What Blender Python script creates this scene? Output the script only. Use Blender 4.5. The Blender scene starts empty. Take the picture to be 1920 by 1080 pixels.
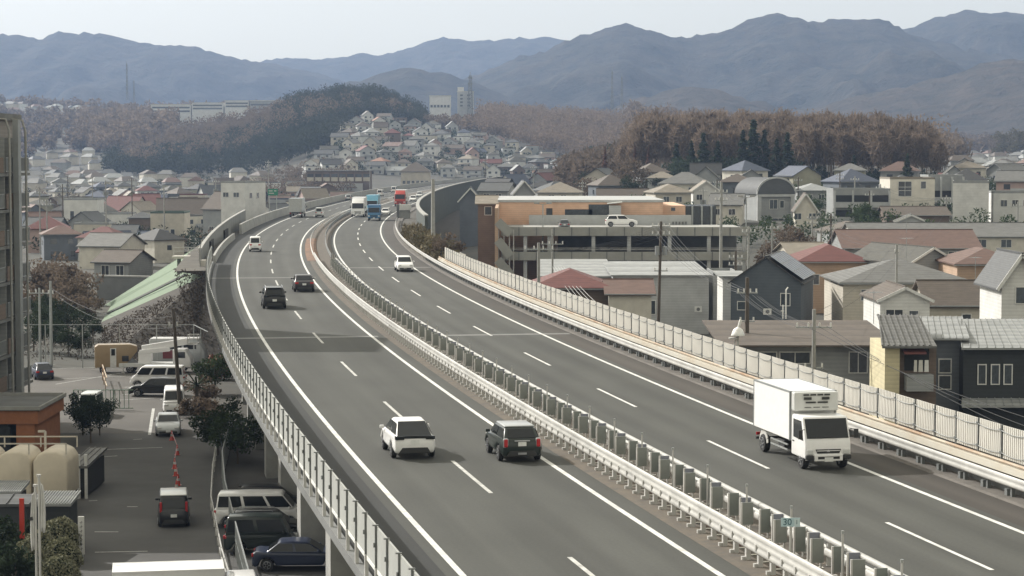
import bpy, bmesh, math, random
import numpy as np
from mathutils import Vector, Matrix
R = math.radians
SC = bpy.context.scene
COL = SC.collection
rnd = random.Random(7)

# ------------------------------------------------------------------ camera
FPX, CAMZ, ROADZ, HOR = 3951.4, 20.0, 8.19, 291.86
cam = bpy.data.objects.new('camera', bpy.data.cameras.new('camera'))
COL.objects.link(cam); SC.camera = cam
cam.data.sensor_width = 36; cam.data.lens = FPX / 1920 * 36
cam.data.clip_start = 1; cam.data.clip_end = 60000
cam.location = (0, 0, CAMZ)
cam.rotation_euler = (R(90) - math.atan((540 - HOR) / FPX), 0, 0)

def W(px, py, d):
    """a point of the place from where the photograph sees it and how far off it stands"""
    return Vector(((px - 960) / FPX * d, d, CAMZ - (py - HOR) / FPX * d))
def X(px, d): return (px - 960) / FPX * d
def Z(py, d): return CAMZ - (py - HOR) / FPX * d
def D(py, z=0.0): return (CAMZ - z) * FPX / (py - HOR)
def G(px, py, z=0.0):
    d = D(py, z); return Vector((X(px, d), d, z))

# ------------------------------------------------------------------ mesh builder
class MB:
    def __init__(s): s.v = []; s.f = []; s.m = []; s.uv = None
    def add(s, vs, fs, mi=0):
        o = len(s.v); s.v += [tuple(p) for p in vs]
        for f in fs: s.f.append([i + o for i in f]); s.m.append(mi)
        return s
    def box(s, c, d, rz=0, mi=0, top=(1, 1)):
        hx, hy, hz = d[0] / 2, d[1] / 2, d[2] / 2; vs = []
        ca, sa = math.cos(rz), math.sin(rz)
        for z, k in ((-hz, (1, 1)), (hz, top)):
            for x, y in ((-hx, -hy), (hx, -hy), (hx, hy), (-hx, hy)):
                x, y = x * k[0], y * k[1]
                vs.append((c[0] + x * ca - y * sa, c[1] + x * sa + y * ca, c[2] + z))
        return s.add(vs, [(3, 2, 1, 0), (4, 5, 6, 7), (0, 1, 5, 4), (1, 2, 6, 5), (2, 3, 7, 6), (3, 0, 4, 7)], mi)
    def bar(s, a, b, w, h=None, mi=0, up=(0, 0, 1)):
        a, b = Vector(a), Vector(b); h = h or w; t = (b - a).normalized()
        u = Vector(up)
        if abs(t.dot(u)) > .95: u = Vector((0, 1, 0))
        x = t.cross(u).normalized(); z = x.cross(t)
        q = [x * (i * w / 2) + z * (j * h / 2) for i, j in ((-1, -1), (1, -1), (1, 1), (-1, 1))]
        return s.add([a + k for k in q] + [b + k for k in q],
                     [(0, 1, 2, 3), (7, 6, 5, 4), (0, 4, 5, 1), (1, 5, 6, 2), (2, 6, 7, 3), (3, 7, 4, 0)], mi)
    def tube(s, pts, r, n=8, mi=0, cap=True):
        pts = [Vector(p) for p in pts]; k = len(pts); rs = r if isinstance(r, (list, tuple)) else [r] * k
        vs = []; pu = None
        for i, p in enumerate(pts):
            t = (pts[min(i + 1, k - 1)] - pts[max(i - 1, 0)]).normalized()
            if pu is None:
                pu = Vector((0, 0, 1)) if abs(t.z) < .9 else Vector((1, 0, 0))
            x = t.cross(pu).normalized(); z = x.cross(t); pu = z
            for j in range(n):
                a = 2 * math.pi * j / n; vs.append(p + x * math.cos(a) * rs[i] + z * math.sin(a) * rs[i])
        fs = []
        for i in range(k - 1):
            for j in range(n):
                fs.append((i * n + j, i * n + (j + 1) % n, (i + 1) * n + (j + 1) % n, (i + 1) * n + j))
        if cap: fs += [tuple(range(n)), tuple(range((k - 1) * n, k * n))[::-1]]
        return s.add(vs, fs, mi)
    def loft(s, rings, mi=0, cap=True, closed=True):
        n = len(rings[0]); vs = [p for r in rings for p in r]; fs = []
        for i in range(len(rings) - 1):
            for j in range(n if closed else n - 1):
                fs.append((i * n + j, i * n + (j + 1) % n, (i + 1) * n + (j + 1) % n, (i + 1) * n + j))
        if cap and closed: fs += [tuple(range(n))[::-1], tuple(range((len(rings) - 1) * n, len(rings) * n))]
        return s.add(vs, fs, mi)
    def prism(s, poly, a, b, axis='z', mi=0):
        """polygon (2-D) pushed from a to b along an axis"""
        def P(u, v, w):
            return {'z': (u, v, w), 'y': (u, w, v), 'x': (w, u, v)}[axis]
        n = len(poly)
        vs = [P(u, v, a) for u, v in poly] + [P(u, v, b) for u, v in poly]
        fs = [tuple(range(n))[::-1], tuple(range(n, 2 * n))] + [(i, (i + 1) % n, n + (i + 1) % n, n + i) for i in range(n)]
        return s.add(vs, fs, mi)
    def mesh(s, name, mats, smooth=False, bevel=0, seg=2, fix=True):
        me = bpy.data.meshes.new(name)
        me.from_pydata(s.v, [], s.f)
        for m in (mats if isinstance(mats, (list, tuple)) else [mats]): me.materials.append(m)
        if any(s.m): me.polygons.foreach_set('material_index', s.m)
        if fix or bevel:
            bm = bmesh.new(); bm.from_mesh(me)
            bmesh.ops.recalc_face_normals(bm, faces=bm.faces)
            if bevel:
                es = [e for e in bm.edges if len(e.link_faces) == 2 and e.calc_face_angle(0) > .5]
                bmesh.ops.bevel(bm, geom=es, offset=bevel, segments=seg, affect='EDGES', profile=.5)
            bm.to_mesh(me); bm.free()
        if smooth is True: me.polygons.foreach_set('use_smooth', [True] * len(me.polygons))
        elif smooth: me.polygons.foreach_set('use_smooth', [True] * len(me.polygons)); me.set_sharp_from_angle(angle=R(smooth))
        me.update(); return me
    def build(s, name, mats, parent=None, loc=(0, 0, 0), rz=0, smooth=False, bevel=0, seg=2, fix=True):
        return place(s.mesh(name, mats, smooth, bevel, seg, fix), name, parent, loc, rz)

def place(me, name, parent=None, loc=(0, 0, 0), rz=0, sc=None):
    o = bpy.data.objects.new(name, me); COL.objects.link(o)
    if parent: o.parent = parent
    o.location = loc
    o.rotation_euler = rz if isinstance(rz, tuple) else (0, 0, rz)
    if sc: o.scale = sc if isinstance(sc, tuple) else (sc, sc, sc)
    return o
def tag(o, label=None, cat=None, group=None, kind=None):
    if label: o['label'] = label
    if cat: o['category'] = cat
    if group: o['group'] = group
    if kind: o['kind'] = kind
    return o
def thing(name, label, cat, loc=(0, 0, 0), rz=0, group=None, sc=None):
    return tag(place(None, name, None, loc, rz, sc), label, cat, group)
def kids(o): return KIDS.get(o.name) or [c for c in COL.objects if c.parent is o]
KIDS = {}
def freeze(o):
    """remember the parts of a thing that will be copied"""
    KIDS[o.name] = [c for c in COL.objects if c.parent is o]
    for c in KIDS[o.name]: KIDS[c.name] = [g for g in COL.objects if g.parent is c]
    return o
def dup(o, loc, rz=0, label=None, group=None, sc=None, swap=None):
    c = o.copy(); COL.objects.link(c); c.location = loc; c.rotation_euler = (0, 0, rz)
    if sc: c.scale = sc if isinstance(sc, tuple) else (sc, sc, sc)
    if label: c['label'] = label
    if group: c['group'] = group
    for k in KIDS[o.name]:
        d = k.copy(); COL.objects.link(d); d.parent = c
        if swap and k.material_slots and k.material_slots[0].material in swap:
            d.material_slots[0].link = 'OBJECT'; d.material_slots[0].material = swap[k.material_slots[0].material]
        for g in KIDS.get(k.name, []):
            e = g.copy(); COL.objects.link(e); e.parent = d
    return c

# ------------------------------------------------------------------ materials
MATS = {}
def mat(name, col, rough=.7, metal=0, var=.12, scale=3.0, bump=0, stretch=None, col2=None, spec=.5, trans=0, coat=0, rand=0, bands=None):
    """a principled surface whose colour wanders with noise; rand shifts it from object to object"""
    if name in MATS: return MATS[name]
    m = bpy.data.materials.new(name); m.use_nodes = True; nt = m.node_tree; N = nt.nodes; L = nt.links
    b = N['Principled BSDF']; b.inputs['Roughness'].default_value = rough; b.inputs['Metallic'].default_value = metal
    b.inputs['Specular IOR Level'].default_value = spec
    if coat: b.inputs['Coat Weight'].default_value = coat; b.inputs['Coat Roughness'].default_value = .08
    tc = N.new('ShaderNodeTexCoord'); mp = N.new('ShaderNodeMapping'); L.new(tc.outputs['Object'], mp.inputs[0])
    if stretch: mp.inputs['Scale'].default_value = stretch
    nz = N.new('ShaderNodeTexNoise'); nz.inputs['Scale'].default_value = scale; nz.inputs['Detail'].default_value = 5
    nz.inputs['Roughness'].default_value = .65
    L.new(mp.outputs[0], nz.inputs['Vector'])
    rp = N.new('ShaderNodeValToRGB'); c = col; c2 = col2 or tuple(x * (1 - var) for x in c)
    k = 1 if col2 else 1 + var * .6
    rp.color_ramp.elements[0].position = .34; rp.color_ramp.elements[1].position = .66
    rp.color_ramp.elements[0].color = (*c2[:3], 1); rp.color_ramp.elements[1].color = (*[min(.95, x * k) for x in c[:3]], 1)
    L.new(nz.outputs[0], rp.inputs[0]); out = rp.outputs[0]
    if bands:
        wv = N.new('ShaderNodeTexWave'); wv.bands_direction = 'Z'; wv.wave_profile = 'SAW'; wv.inputs['Scale'].default_value = .314 / bands[0]; wv.inputs['Distortion'].default_value = .4; wv.inputs['Detail Scale'].default_value = .6
        L.new(tc.outputs['Object'], wv.inputs['Vector']); mb_ = N.new('ShaderNodeMapRange'); mb_.inputs['To Min'].default_value = 1 - bands[1]; mb_.inputs['To Max'].default_value = 1.06
        L.new(wv.outputs['Fac'], mb_.inputs[0]); sc_ = N.new('ShaderNodeVectorMath'); sc_.operation = 'SCALE'; L.new(out, sc_.inputs[0]); L.new(mb_.outputs[0], sc_.inputs['Scale']); out = sc_.outputs[0]
    if rand:
        oi = N.new('ShaderNodeObjectInfo'); hs = N.new('ShaderNodeHueSaturation'); mr = N.new('ShaderNodeMapRange')
        mr.inputs['To Min'].default_value = 1 - rand; mr.inputs['To Max'].default_value = 1 + rand
        L.new(oi.outputs['Random'], mr.inputs[0]); L.new(mr.outputs[0], hs.inputs['Value']); L.new(out, hs.inputs['Color']); out = hs.outputs[0]
    L.new(out, b.inputs['Base Color'])
    if bump:
        bp = N.new('ShaderNodeBump'); bp.inputs['Strength'].default_value = min(1, bump); bp.inputs['Distance'].default_value = .05 if bump <= 1 else bump
        L.new(nz.outputs[0], bp.inputs['Height']); L.new(bp.outputs[0], b.inputs['Normal'])
    if trans:
        tb = N.new('ShaderNodeBsdfTranslucent'); ms = N.new('ShaderNodeMixShader'); ms.inputs[0].default_value = trans
        L.new(out, tb.inputs['Color']); L.new(b.outputs[0], ms.inputs[1]); L.new(tb.outputs[0], ms.inputs[2]); L.new(ms.outputs[0], N['Material Output'].inputs['Surface'])
    MATS[name] = m; return m
def M(n): return MATS[n]

mat('white_paint', (.78, .78, .76), .45, var=.1)
mat('road_paint', (.64, .64, .62), .6, var=.25, scale=2)
mat('old_paint', (.48, .48, .46), .7, var=.3, scale=2)
mat('rail_white', (.48, .475, .455), .45, var=.2, scale=.7)
mat('rail_cream', (.56, .545, .49), .5, var=.1, scale=.3, col2=(.50, .44, .35))
mat('galv', (.36, .38, .38), .45, .4, var=.15)
mat('galv_dark', (.18, .19, .19), .5, .3, var=.2)
mat('panel_grey', (.21, .225, .21), .55, var=.1)
mat('panel_blue', (.19, .20, .24), .55, var=.1)
mat('panel_green', (.185, .205, .19), .55, var=.1)
mat('wall_light', (.36, .37, .355), .6, var=.1, scale=.8)
mat('wall_beige', (.58, .55, .48), .6, var=.12, scale=.8)
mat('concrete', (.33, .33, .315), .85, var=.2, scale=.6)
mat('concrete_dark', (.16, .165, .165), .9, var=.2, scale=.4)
mat('concrete_pale', (.52, .50, .45), .85, var=.16, scale=.7)
mat('steel_post', (.10, .11, .12), .5, .2)
mat('pole_concrete', (.30, .30, .285), .8, var=.15)
mat('pole_brown', (.09, .075, .06), .8)
mat('tin_grey', (.26, .275, .28), .45, .2, var=.1, scale=1)
mat('black_rubber', (.02, .02, .022), .75)
mat('rim_silver', (.45, .46, .48), .3, .8)
mat('glass_dark', (.018, .021, .024), .08, spec=.4, var=.1)
mat('glass_win', (.05, .06, .07), .12, spec=.7, var=.3, rand=.5)
mat('dark_gap', (.02, .021, .022), .8)
mat('lamp_red', (.42, .02, .025), .25)
mat('lamp_clear', (.62, .63, .62), .15)
mat('plate_white', (.72, .73, .72), .4)
mat('plastic_black', (.028, .029, .03), .5)
mat('bark', (.11, .09, .07), .9)
mat('insulator', (.72, .72, .70), .3)
# ------------------------------------------------------------------ the line of the expressway
_PC = [186.45162775, -590.42591263, 470.91471701, 130.34230924, -228.95725986, 18.81136288]
def road_x(y):
    if y <= 420: return float(np.polyval(_PC, y / 1000))
    x0, m0 = float(np.polyval(_PC, .42)), float(np.polyval(np.polyder(_PC), .42)) / 1000
    t = y - 420; return x0 + m0 * t * math.exp(-t / 300) + t * t / 12500
RY = np.arange(8, 1500, 2.0); RX = np.array([road_x(y) for y in RY])
RS = np.concatenate([[0], np.cumsum(np.hypot(np.diff(RX), np.diff(RY)))])
def S_of(d): return float(np.interp(d, RY, RS))
def road(s, off, z=0.0):
    """point at running length s, off metres right of the left carriageway's inner line"""
    y = float(np.interp(s, RS, RY)); h = 2.0
    dx = (road_x(y + h) - road_x(y - h)) / (2 * h); n = math.hypot(1, dx)
    return Vector((road_x(y) + off / n, y - off * dx / n, ROADZ + z))
def heading(s):
    y = float(np.interp(s, RS, RY)); return math.atan2(-(road_x(y + 2) - road_x(y - 2)) / 4, 1)
def strip(name, sec, d0, d1, m, step=3.0, parent=None, closed=False, smooth=False, uv=False, cap=True):
    """a cross-section [(off, z), ...] carried along the road from distance d0 to d1"""
    s0, s1 = S_of(d0), S_of(d1); n = max(1, int((s1 - s0) / step)); mb = MB()
    mb.loft([[road(s0 + (s1 - s0) * i / n, o, z) for o, z in sec] for i in range(n + 1)], closed=closed, cap=cap)
    ob = mb.build(name, m, parent, smooth=smooth, fix=closed)
    if uv:
        k = len(sec); l = ob.data.uv_layers.new(name='road')
        for p in ob.data.polygons:
            for li in p.loop_indices:
                vi = ob.data.loops[li].vertex_index
                l.data[li].uv = (sec[vi % k][0], s0 + (s1 - s0) * (vi // k) / n)
    return ob

def asphalt(name, base, tint, wheel=(), seed=0.):
    m = bpy.data.materials.new(name); m.use_nodes = True; nt = m.node_tree; N = nt.nodes; L = nt.links
    b = N['Principled BSDF']; b.inputs['Roughness'].default_value = .82; b.inputs['Specular IOR Level'].default_value = .3
    uv = N.new('ShaderNodeUVMap'); uv.uv_map = 'road'
    def noise(sx, sy, sc, det=4):
        mp = N.new('ShaderNodeMapping'); mp.inputs['Scale'].default_value = (sx, sy, 1); mp.inputs['Location'].default_value = (seed, seed, 0)
        L.new(uv.outputs[0], mp.inputs[0]); nz = N.new('ShaderNodeTexNoise'); nz.inputs['Scale'].default_value = sc
        nz.inputs['Detail'].default_value = det; L.new(mp.outputs[0], nz.inputs['Vector']); return nz.outputs[0]
    r = N.new('ShaderNodeValToRGB'); e = r.color_ramp.elements; e[0].position = .32; e[1].position = .68
    e[0].color = (*[c * .80 for c in base], 1); e[1].color = (*[c * 1.13 for c in base], 1)
    L.new(noise(.75, .012, 1.0, 3), r.inputs[0])                       # long tracks worn along the lanes
    r2 = N.new('ShaderNodeValToRGB'); e = r2.color_ramp.elements; e[0].position = .3; e[1].position = .75
    e[0].color = (.86, .86, .86, 1); e[1].color = (1.1, 1.1, 1.09, 1); L.new(noise(1, .35, .35, 6), r2.inputs[0])
    mx = N.new('ShaderNodeMix'); mx.data_type = 'RGBA'; mx.blend_type = 'MULTIPLY'; mx.inputs[0].default_value = 1
    L.new(r.outputs[0], mx.inputs[6]); L.new(r2.outputs[0], mx.inputs[7])
    r3 = N.new('ShaderNodeValToRGB'); e = r3.color_ramp.elements; e[0].position = .25; e[1].position = .8
    e[0].color = (.9, .9, .9, 1); e[1].color = (1.09, 1.09, 1.09, 1); L.new(noise(1, 1, 9, 2), r3.inputs[0])
    m2 = N.new('ShaderNodeMix'); m2.data_type = 'RGBA'; m2.blend_type = 'MULTIPLY'; m2.inputs[0].default_value = 1
    L.new(mx.outputs[2], m2.inputs[6]); L.new(r3.outputs[0], m2.inputs[7]); sx = N.new('ShaderNodeSeparateXYZ'); L.new(uv.outputs[0], sx.inputs[0])
    ma = N.new('ShaderNodeMath'); ma.operation = 'MULTIPLY'; ma.inputs[1].default_value = 2 * math.pi / 1.78; L.new(sx.outputs[0], ma.inputs[0])
    mc = N.new('ShaderNodeMath'); mc.operation = 'COSINE'; L.new(ma.outputs[0], mc.inputs[0])
    md = N.new('ShaderNodeMath'); md.operation = 'MULTIPLY_ADD'; md.inputs[1].default_value = .055; md.inputs[2].default_value = 1; L.new(mc.outputs[0], md.inputs[0])
    m3 = N.new('ShaderNodeVectorMath'); m3.operation = 'SCALE'; L.new(m2.outputs[2], m3.inputs[0]); L.new(md.outputs[0], m3.inputs['Scale']); L.new(m3.outputs[0], b.inputs['Base Color'])
    MATS[name] = m; return m
asphalt('asphalt_lanes', (.066, .0675, .063), 0); asphalt('asphalt_shoulder', (.060, .054, .049), 0, seed=31)
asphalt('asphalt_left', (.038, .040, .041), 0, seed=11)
mat('median_soil', (.125, .104, .080), .95, var=.3, scale=1.6, col2=(.082, .074, .066))
mat('leaf_litter', (.26, .14, .08), .95, scale=1.3, col2=(.09, .07, .06))

def kind(o, k='structure'): o['kind'] = k; return o
# paved surfaces: each sheet a few millimetres above the one below
kind(strip('road', [(-7.6, 0), (0.8, 0)], 20, 1450, M('asphalt_lanes'), 4, uv=True))
kind(strip('road', [(3.9, 0), (11.75, 0)], 20, 1450, M('asphalt_lanes'), 4, uv=True))
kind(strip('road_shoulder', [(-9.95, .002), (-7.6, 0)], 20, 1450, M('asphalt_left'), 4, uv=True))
kind(strip('road_shoulder', [(11.75, 0), (13.35, .002)], 20, 1450, M('asphalt_shoulder'), 4, uv=True))
kind(strip('median', [(.8, .002), (1.05, .03), (3.5, .03), (3.9, 0)], 20, 1450, M('median_soil'), 3, uv=True))
kind(strip('road_gutter', [(13.35, .002), (13.45, .06), (14.6, .07)], 20, 1450, mat('gutter', (.115, .105, .095), .9, var=.25, scale=.6), 4))
kind(strip('leaf_litter', [(.55, .02), (1.0, .05), (2.0, .05)], 236, 300, M('leaf_litter'), 3))
for o in (-7.13, 0, 4.43, 11.3):
    kind(strip('road_marking', [(o - .1, .006), (o + .1, .006)], 20, 1400, M('road_paint'), 4))
# broken lane lines, eight metres of paint in every twenty
for off, dref in ((-3.56, 81.72), (7.81, 85.31)):
    mb = MB(); sref = S_of(dref + .1)
    for k in range(-4, 62):
        a = sref + 20.02 * k - 8
        if a < 5: continue
        p = [road(a + t, off + o, .006) for t in (0, 4, 8) for o in (-.075, .075)]
        mb.add(p, [(0, 1, 3, 2), (2, 3, 5, 4)])
    kind(mb.build('road_marking', M('road_paint') if off > 0 else M('old_paint')))
# expansion joints
for dj, a, b in ((204, -9.8, .4), (137, -9.8, .4), (137, 4.0, 13.2), (221, 4.0, 13.2)):
    s = S_of(dj); kind(MB().add([road(s, a, .004), road(s, b, .004), road(s + .9, b, .004), road(s + .9, a, .004)], [(0, 1, 2, 3)]).build('road_joint', mat('joint', (.17, .172, .168), .8)))

# ------------------------------------------------------------------ viaduct
via = thing('viaduct', 'long concrete viaduct carrying the curving expressway, wall piers below it', 'viaduct', (0, 0, 0))
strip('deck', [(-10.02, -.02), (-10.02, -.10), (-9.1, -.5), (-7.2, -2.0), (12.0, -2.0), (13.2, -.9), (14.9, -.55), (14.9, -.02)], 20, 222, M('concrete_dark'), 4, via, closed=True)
for i, dp in enumerate((38, 51, 64.5, 78.3, 92, 106, 119, 132, 145, 158, 171, 184, 197, 209)):
    s = S_of(dp); mb = MB()
    a, b, c, e = road(s - 1, -7.3), road(s - 1, 12.2), road(s + 1, 12.2), road(s + 1, -7.3)
    z0, z1 = -.5, ROADZ - 1.9
    mb.add([(p.x, p.y, z) for z in (z0, z1) for p in (a, b, c, e)], [(3, 2, 1, 0), (4, 5, 6, 7), (0, 1, 5, 4), (1, 2, 6, 5), (2, 3, 7, 6), (3, 0, 4, 7)])
    mb.build('pier', M('concrete'), via)

# ------------------------------------------------------------------ left sound wall
lw = thing('sound_barrier', 'light grey panelled barrier with white posts along the left edge of the viaduct', 'barrier')
pm = MB().box((0, 1.0, 1.41), (.05, 1.99, 1.14)).mesh('panel', M('wall_light'))
pm2 = MB().box((0, 1.0, .80), (.07, 1.92, .12)).box((0, 1., .06), (.09, 1.92, .14)).mesh('rail', M('white_paint'))
po = MB().box((-.03, 0, .43), (.10, .13, .90)).mesh('post', M('rail_white'))
pb = MB().box((-.05, 0, 1.46), (.06, .05, 1.16)).box((-.06, 0, 2.03), (.16, .07, .035)).box((-.09, 0, 1.5), (.06, .05, .12)).mesh('upper_post', M('galv_dark'))
s = S_of(32); i = 0
while s < S_of(229):
    p = road(s, -9.95); h = heading(s + 1)
    place(pm, 'panel', lw, p, h); place(pm2, 'lower_rail', lw, p, h)
    o = place(po, 'post', lw, p, h); place(pb, 'upper_post', o)
    s += 2.0; i += 1
strip('kerb', [(-10.05, -.02), (-10.05, .25), (-9.8, .25), (-9.7, -.02)], 28, 232, M('concrete_dark'), 3, lw, closed=True)

def cap_limit(): pass
# far wall beyond the viaduct: tall grey wall, left
fw = thing('noise_wall', 'tall grey noise wall with dark door openings curving along the far left shoulder', 'wall')
def vary(name, o0, o1, zf, d0, d1, m, parent, zb=-1.2, step=4):
    s0, s1 = S_of(d0), S_of(d1); n = int((s1 - s0) / step); mb = MB()
    mb.loft([[road(s0 + (s1 - s0) * i / n, o, z) for o, z in ((o0, zb(i / n) if callable(zb) else zb), (o0, zf(i / n)), (o1, zf(i / n)), (o1, zb(i / n) if callable(zb) else zb))] for i in range(n + 1)])
    return mb.build(name, m, parent)
vary('wall', -11.5, -11.25, lambda t: 1.4 + 1.3 * t, 236, 352, mat('noise_wall', (.24, .245, .24), .85, var=.2, scale=.4), fw)
vary('coping', -11.58, -11.2, lambda t: 1.52 + 1.3 * t, 236, 352, M('concrete'), fw, zb=lambda t: 1.4 + 1.3 * t)
for dd in (262, 300):
    s = S_of(dd); MB().prism([(0, 0), (.2, 0), (.2, 2.1), (0, 2.1)], 0, 9, 'y').build('opening', M('dark_gap'), fw, road(s, -11.22, -.9), heading(s))
fb = thing('concrete_barrier', 'low concrete kerb barrier between left shoulder and the tall grey wall', 'barrier')
strip('kerb_wall', [(-9.9, -.3), (-9.9, .85), (-9.65, .85), (-9.55, -.3)], 233, 300, M('concrete'), 4, fb, closed=True)
fc = thing('concrete_barrier', 'long far concrete barrier on the outside of the distant left bend', 'barrier')
strip('kerb_wall', [(-10, -.3), (-10, 1.5), (-9.7, 1.5), (-9.55, -.3)], 318, 1300, M('concrete'), 6, fc, closed=True)
# verge of the embankment
mat('verge', (.085, .078, .066), .95, var=.3, scale=.4)
mat('slope_green', (.155, .21, .145), .9, var=.10, scale=.05)
mat('slope_brown', (.046, .040, .034), .95, var=.3, scale=.5, bump=.4)
kind(strip('embankment', [(-13.6, -.1), (-9.9, -.05), (14.4, -.05), (17.5, -.1)], 219, 1450, M('verge'), 6))

# ------------------------------------------------------------------ guardrails
def wbeam(off, z0, z1, out, d0, d1, m, parent, name='beam', ridges=3):
    """corrugated beam; out = side (-1/+1) it bulges to"""
    sec = []; n = ridges * 4
    for i in range(n + 1):
        t = i / n; sec.append((off + out * (.03 + .035 * (.5 - .5 * math.cos(2 * math.pi * ridges * t)) ** .4), z0 + (z1 - z0) * t))
    sec += [(o - out * .03, z) for o, z in sec[::-1]]
    return strip(name, sec, d0, d1, m, 3, parent, closed=True, smooth=True)
def posts(parent, mesh, off, d0, d1, step, name='post', most=100, z=0):
    s = S_of(d0); k = 0; rest = None
    while s < S_of(d1):
        if k < most: place(mesh, name, parent, road(s, off, z), heading(s))
        else:
            if rest is None: rest = MB()
            p = road(s, off, z)
            rest.box((p.x, p.y, p.z + .35), (.12, .12, .7), heading(s))
        s += step; k += 1
    if rest: tag(rest.build('far_' + name, M('rail_white'), parent), kind='stuff')
g1 = thing('guardrail', 'broad white triple-ridged guardrail on posts along the median beside the left carriageway', 'guardrail')
wbeam(1.35, .40, .99, -1, 24, 236, M('rail_white'), g1)
pmesh = MB().box((0, 0, .32), (.14, .14, .74)).box((-.12, .02, .07), (.13, .12, .12)).box((-.1, 0, .60), (.12, .12, .18)).mesh('post', M('rail_white'))
posts(g1, pmesh, 1.42, 30, 230, 1.12)
wbeam(1.3, .42, .75, -1, 236, 420, M('rail_white'), g1, 'far_beam', 2)
g2 = thing('guardrail', 'white rounded guardrail behind the grey glare panels, beside the right carriageway', 'guardrail')
strip('top_pipe', [(3.32 + .09 * math.cos(a), .84 + .09 * math.sin(a)) for a in np.linspace(0, 2 * math.pi, 9)[:-1]], 24, 225, mat('pipe_grey', (.40, .40, .385), .45), 3, g2, closed=True, smooth=True)
wbeam(3.3, .34, .58, -1, 24, 225, M('rail_white'), g2, 'lower_beam', 1)
pmesh = MB().box((0, 0, .42), (.13, .13, .84)).mesh('post', M('rail_white'))
posts(g2, pmesh, 3.42, 30, 222, 2.0)
g3 = thing('guardrail', 'long white corrugated guardrail along the outer shoulder of the right carriageway', 'guardrail')
wbeam(13.72, .42, .80, -1, 24, 380, M('rail_white'), g3, ridges=2)
pmesh = MB().box((.04, 0, .33), (.13, .13, .74)).box((.04, .35, .16), (.2, .2, .28)).mesh('post', M('galv_dark'))
posts(g3, pmesh, 13.82, 40, 240, 2.0)
g4 = thing('guardrail', 'far guardrail of the median seen where the road bends past the trucks', 'guardrail')
wbeam(2.2, .3, .8, 1, 340, 560, M('rail_white'), g4, ridges=2)
wbeam(3.2, .3, .8, 1, 236, 420, M('galv_dark'), g4, 'grey_beam', ridges=2)

# right edge parapet with rusty cream rail, and the fence standing on it
pf = thing('panel_fence', 'beige ribbed panel fence with dark posts along the right edge of the viaduct', 'fence')
mat('fence_panel', (.56, .545, .505), .6, var=.1, scale=.5)
rb = MB()
for k in range(12): rb.box((0, .08 + k * .162, .6), (.045, .10, 1.16))
rb.box((.02, 1.0, .6), (.03, 2.0, 1.16)); pm = rb.mesh('panel', M('fence_panel'))
po = MB().box((-.02, 0, .55), (.07, .045, 1.3)).box((-.05, 0, 1.02), (.08, .13, .08)).box((-.05, 0, .2), (.08, .15, .10)).mesh('post', M('galv_dark'))
wr = MB()
s = S_of(34); ends = []
while s < S_of(216):
    p = road(s, 14.3, 1.13); h = heading(s + 1)
    place(pm, 'panel', pf, p, (rnd.uniform(-.006, .006), rnd.uniform(-.02, .02), h + rnd.uniform(-.008, .008))); place(po, 'post', pf, p, h); ends.append((road(s, 14.23, 2.13), road(s, 14.23, 1.34))); s += 2.0
for q, nm in ((0, 'upper_cable'), (1, 'lower_cable')):
    mb = MB(); pts = []
    for a, b in zip(ends, ends[1:]):
        for t in (0, .25, .5, .75): pts.append(a[q].lerp(b[q], t) - Vector((0, 0, .28 * t * (1 - t))))
    mb.tube(pts, .016, 4); mb.build(nm, M('galv_dark'), pf)
pr = thing('parapet', 'cream rust-streaked parapet rail under the beige panel fence', 'parapet')
strip('wall', [(14.2, .02), (14.2, .66), (14.55, .66), (14.55, .02)], 30, 222, M('concrete_dark'), 3, pr, closed=True)
strip('rail', [(14.02, .74), (14.02, .98), (14.45, 1.0), (14.45, .74)], 30, 222, M('rail_cream'), 3, pr, closed=True)
strip('rusty_pipe', [(14.14 + .06 * math.cos(a), 1.08 + .06 * math.sin(a)) for a in np.linspace(0, 2 * math.pi, 7)[:-1]], 30, 222, mat('rust', (.32, .20, .12), .8, col2=(.50, .46, .38), scale=.4), 3, pr, closed=True)

# ------------------------------------------------------------------ median furniture
mb = MB(); s = S_of(36)
while s < S_of(150):
    a, b, c, e = road(s, 1.6, .05), road(s, 3.15, .05), road(s + .18, 3.15, .05), road(s + .18, 1.6, .05)
    mb.add([a, b, c, e], [(0, 1, 2, 3)]); s += 1.12
kind(mb.build('median_bars', M('concrete_pale')))
mat('red_block', (.24, .13, .105), .9, var=.3)
mb = MB(); s = S_of(36) + .5
while s < S_of(150):
    p = road(s, 2.1 + .3 * rnd.random(), .1); mb.box(p, (.5, .34, .14), heading(s) + .2); s += 1.12
kind(mb.build('median_blocks', M('red_block')))
def gp(name, x, w, z0, h, m, leg=True):
    mb = MB().box((x, 0, z0 + h / 2), (w, .05, h))
    me = mb.mesh(name, m, bevel=.008)
    lg = MB().box((x - w / 2 - .02, 0, (z0 + h) / 2), (.05, .07, z0 + h)).box((x + w * .3, .03, z0 / 2 + .03), (.05, .05, z0 + .06)).box((x - w / 2, 0, .05), (.2, .2, .08)).mesh('leg', M('rail_white'))
    return me, lg
P1 = gp('anti_glare_panel', 0, .36, .24, .70, M('panel_grey')); P2 = gp('anti_glare_panel', .1, .33, .36, .56, M('panel_blue')); P3 = gp('anti_glare_panel', .05, .32, .16, .74, M('panel_green'))
s = S_of(40); k = 0
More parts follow.
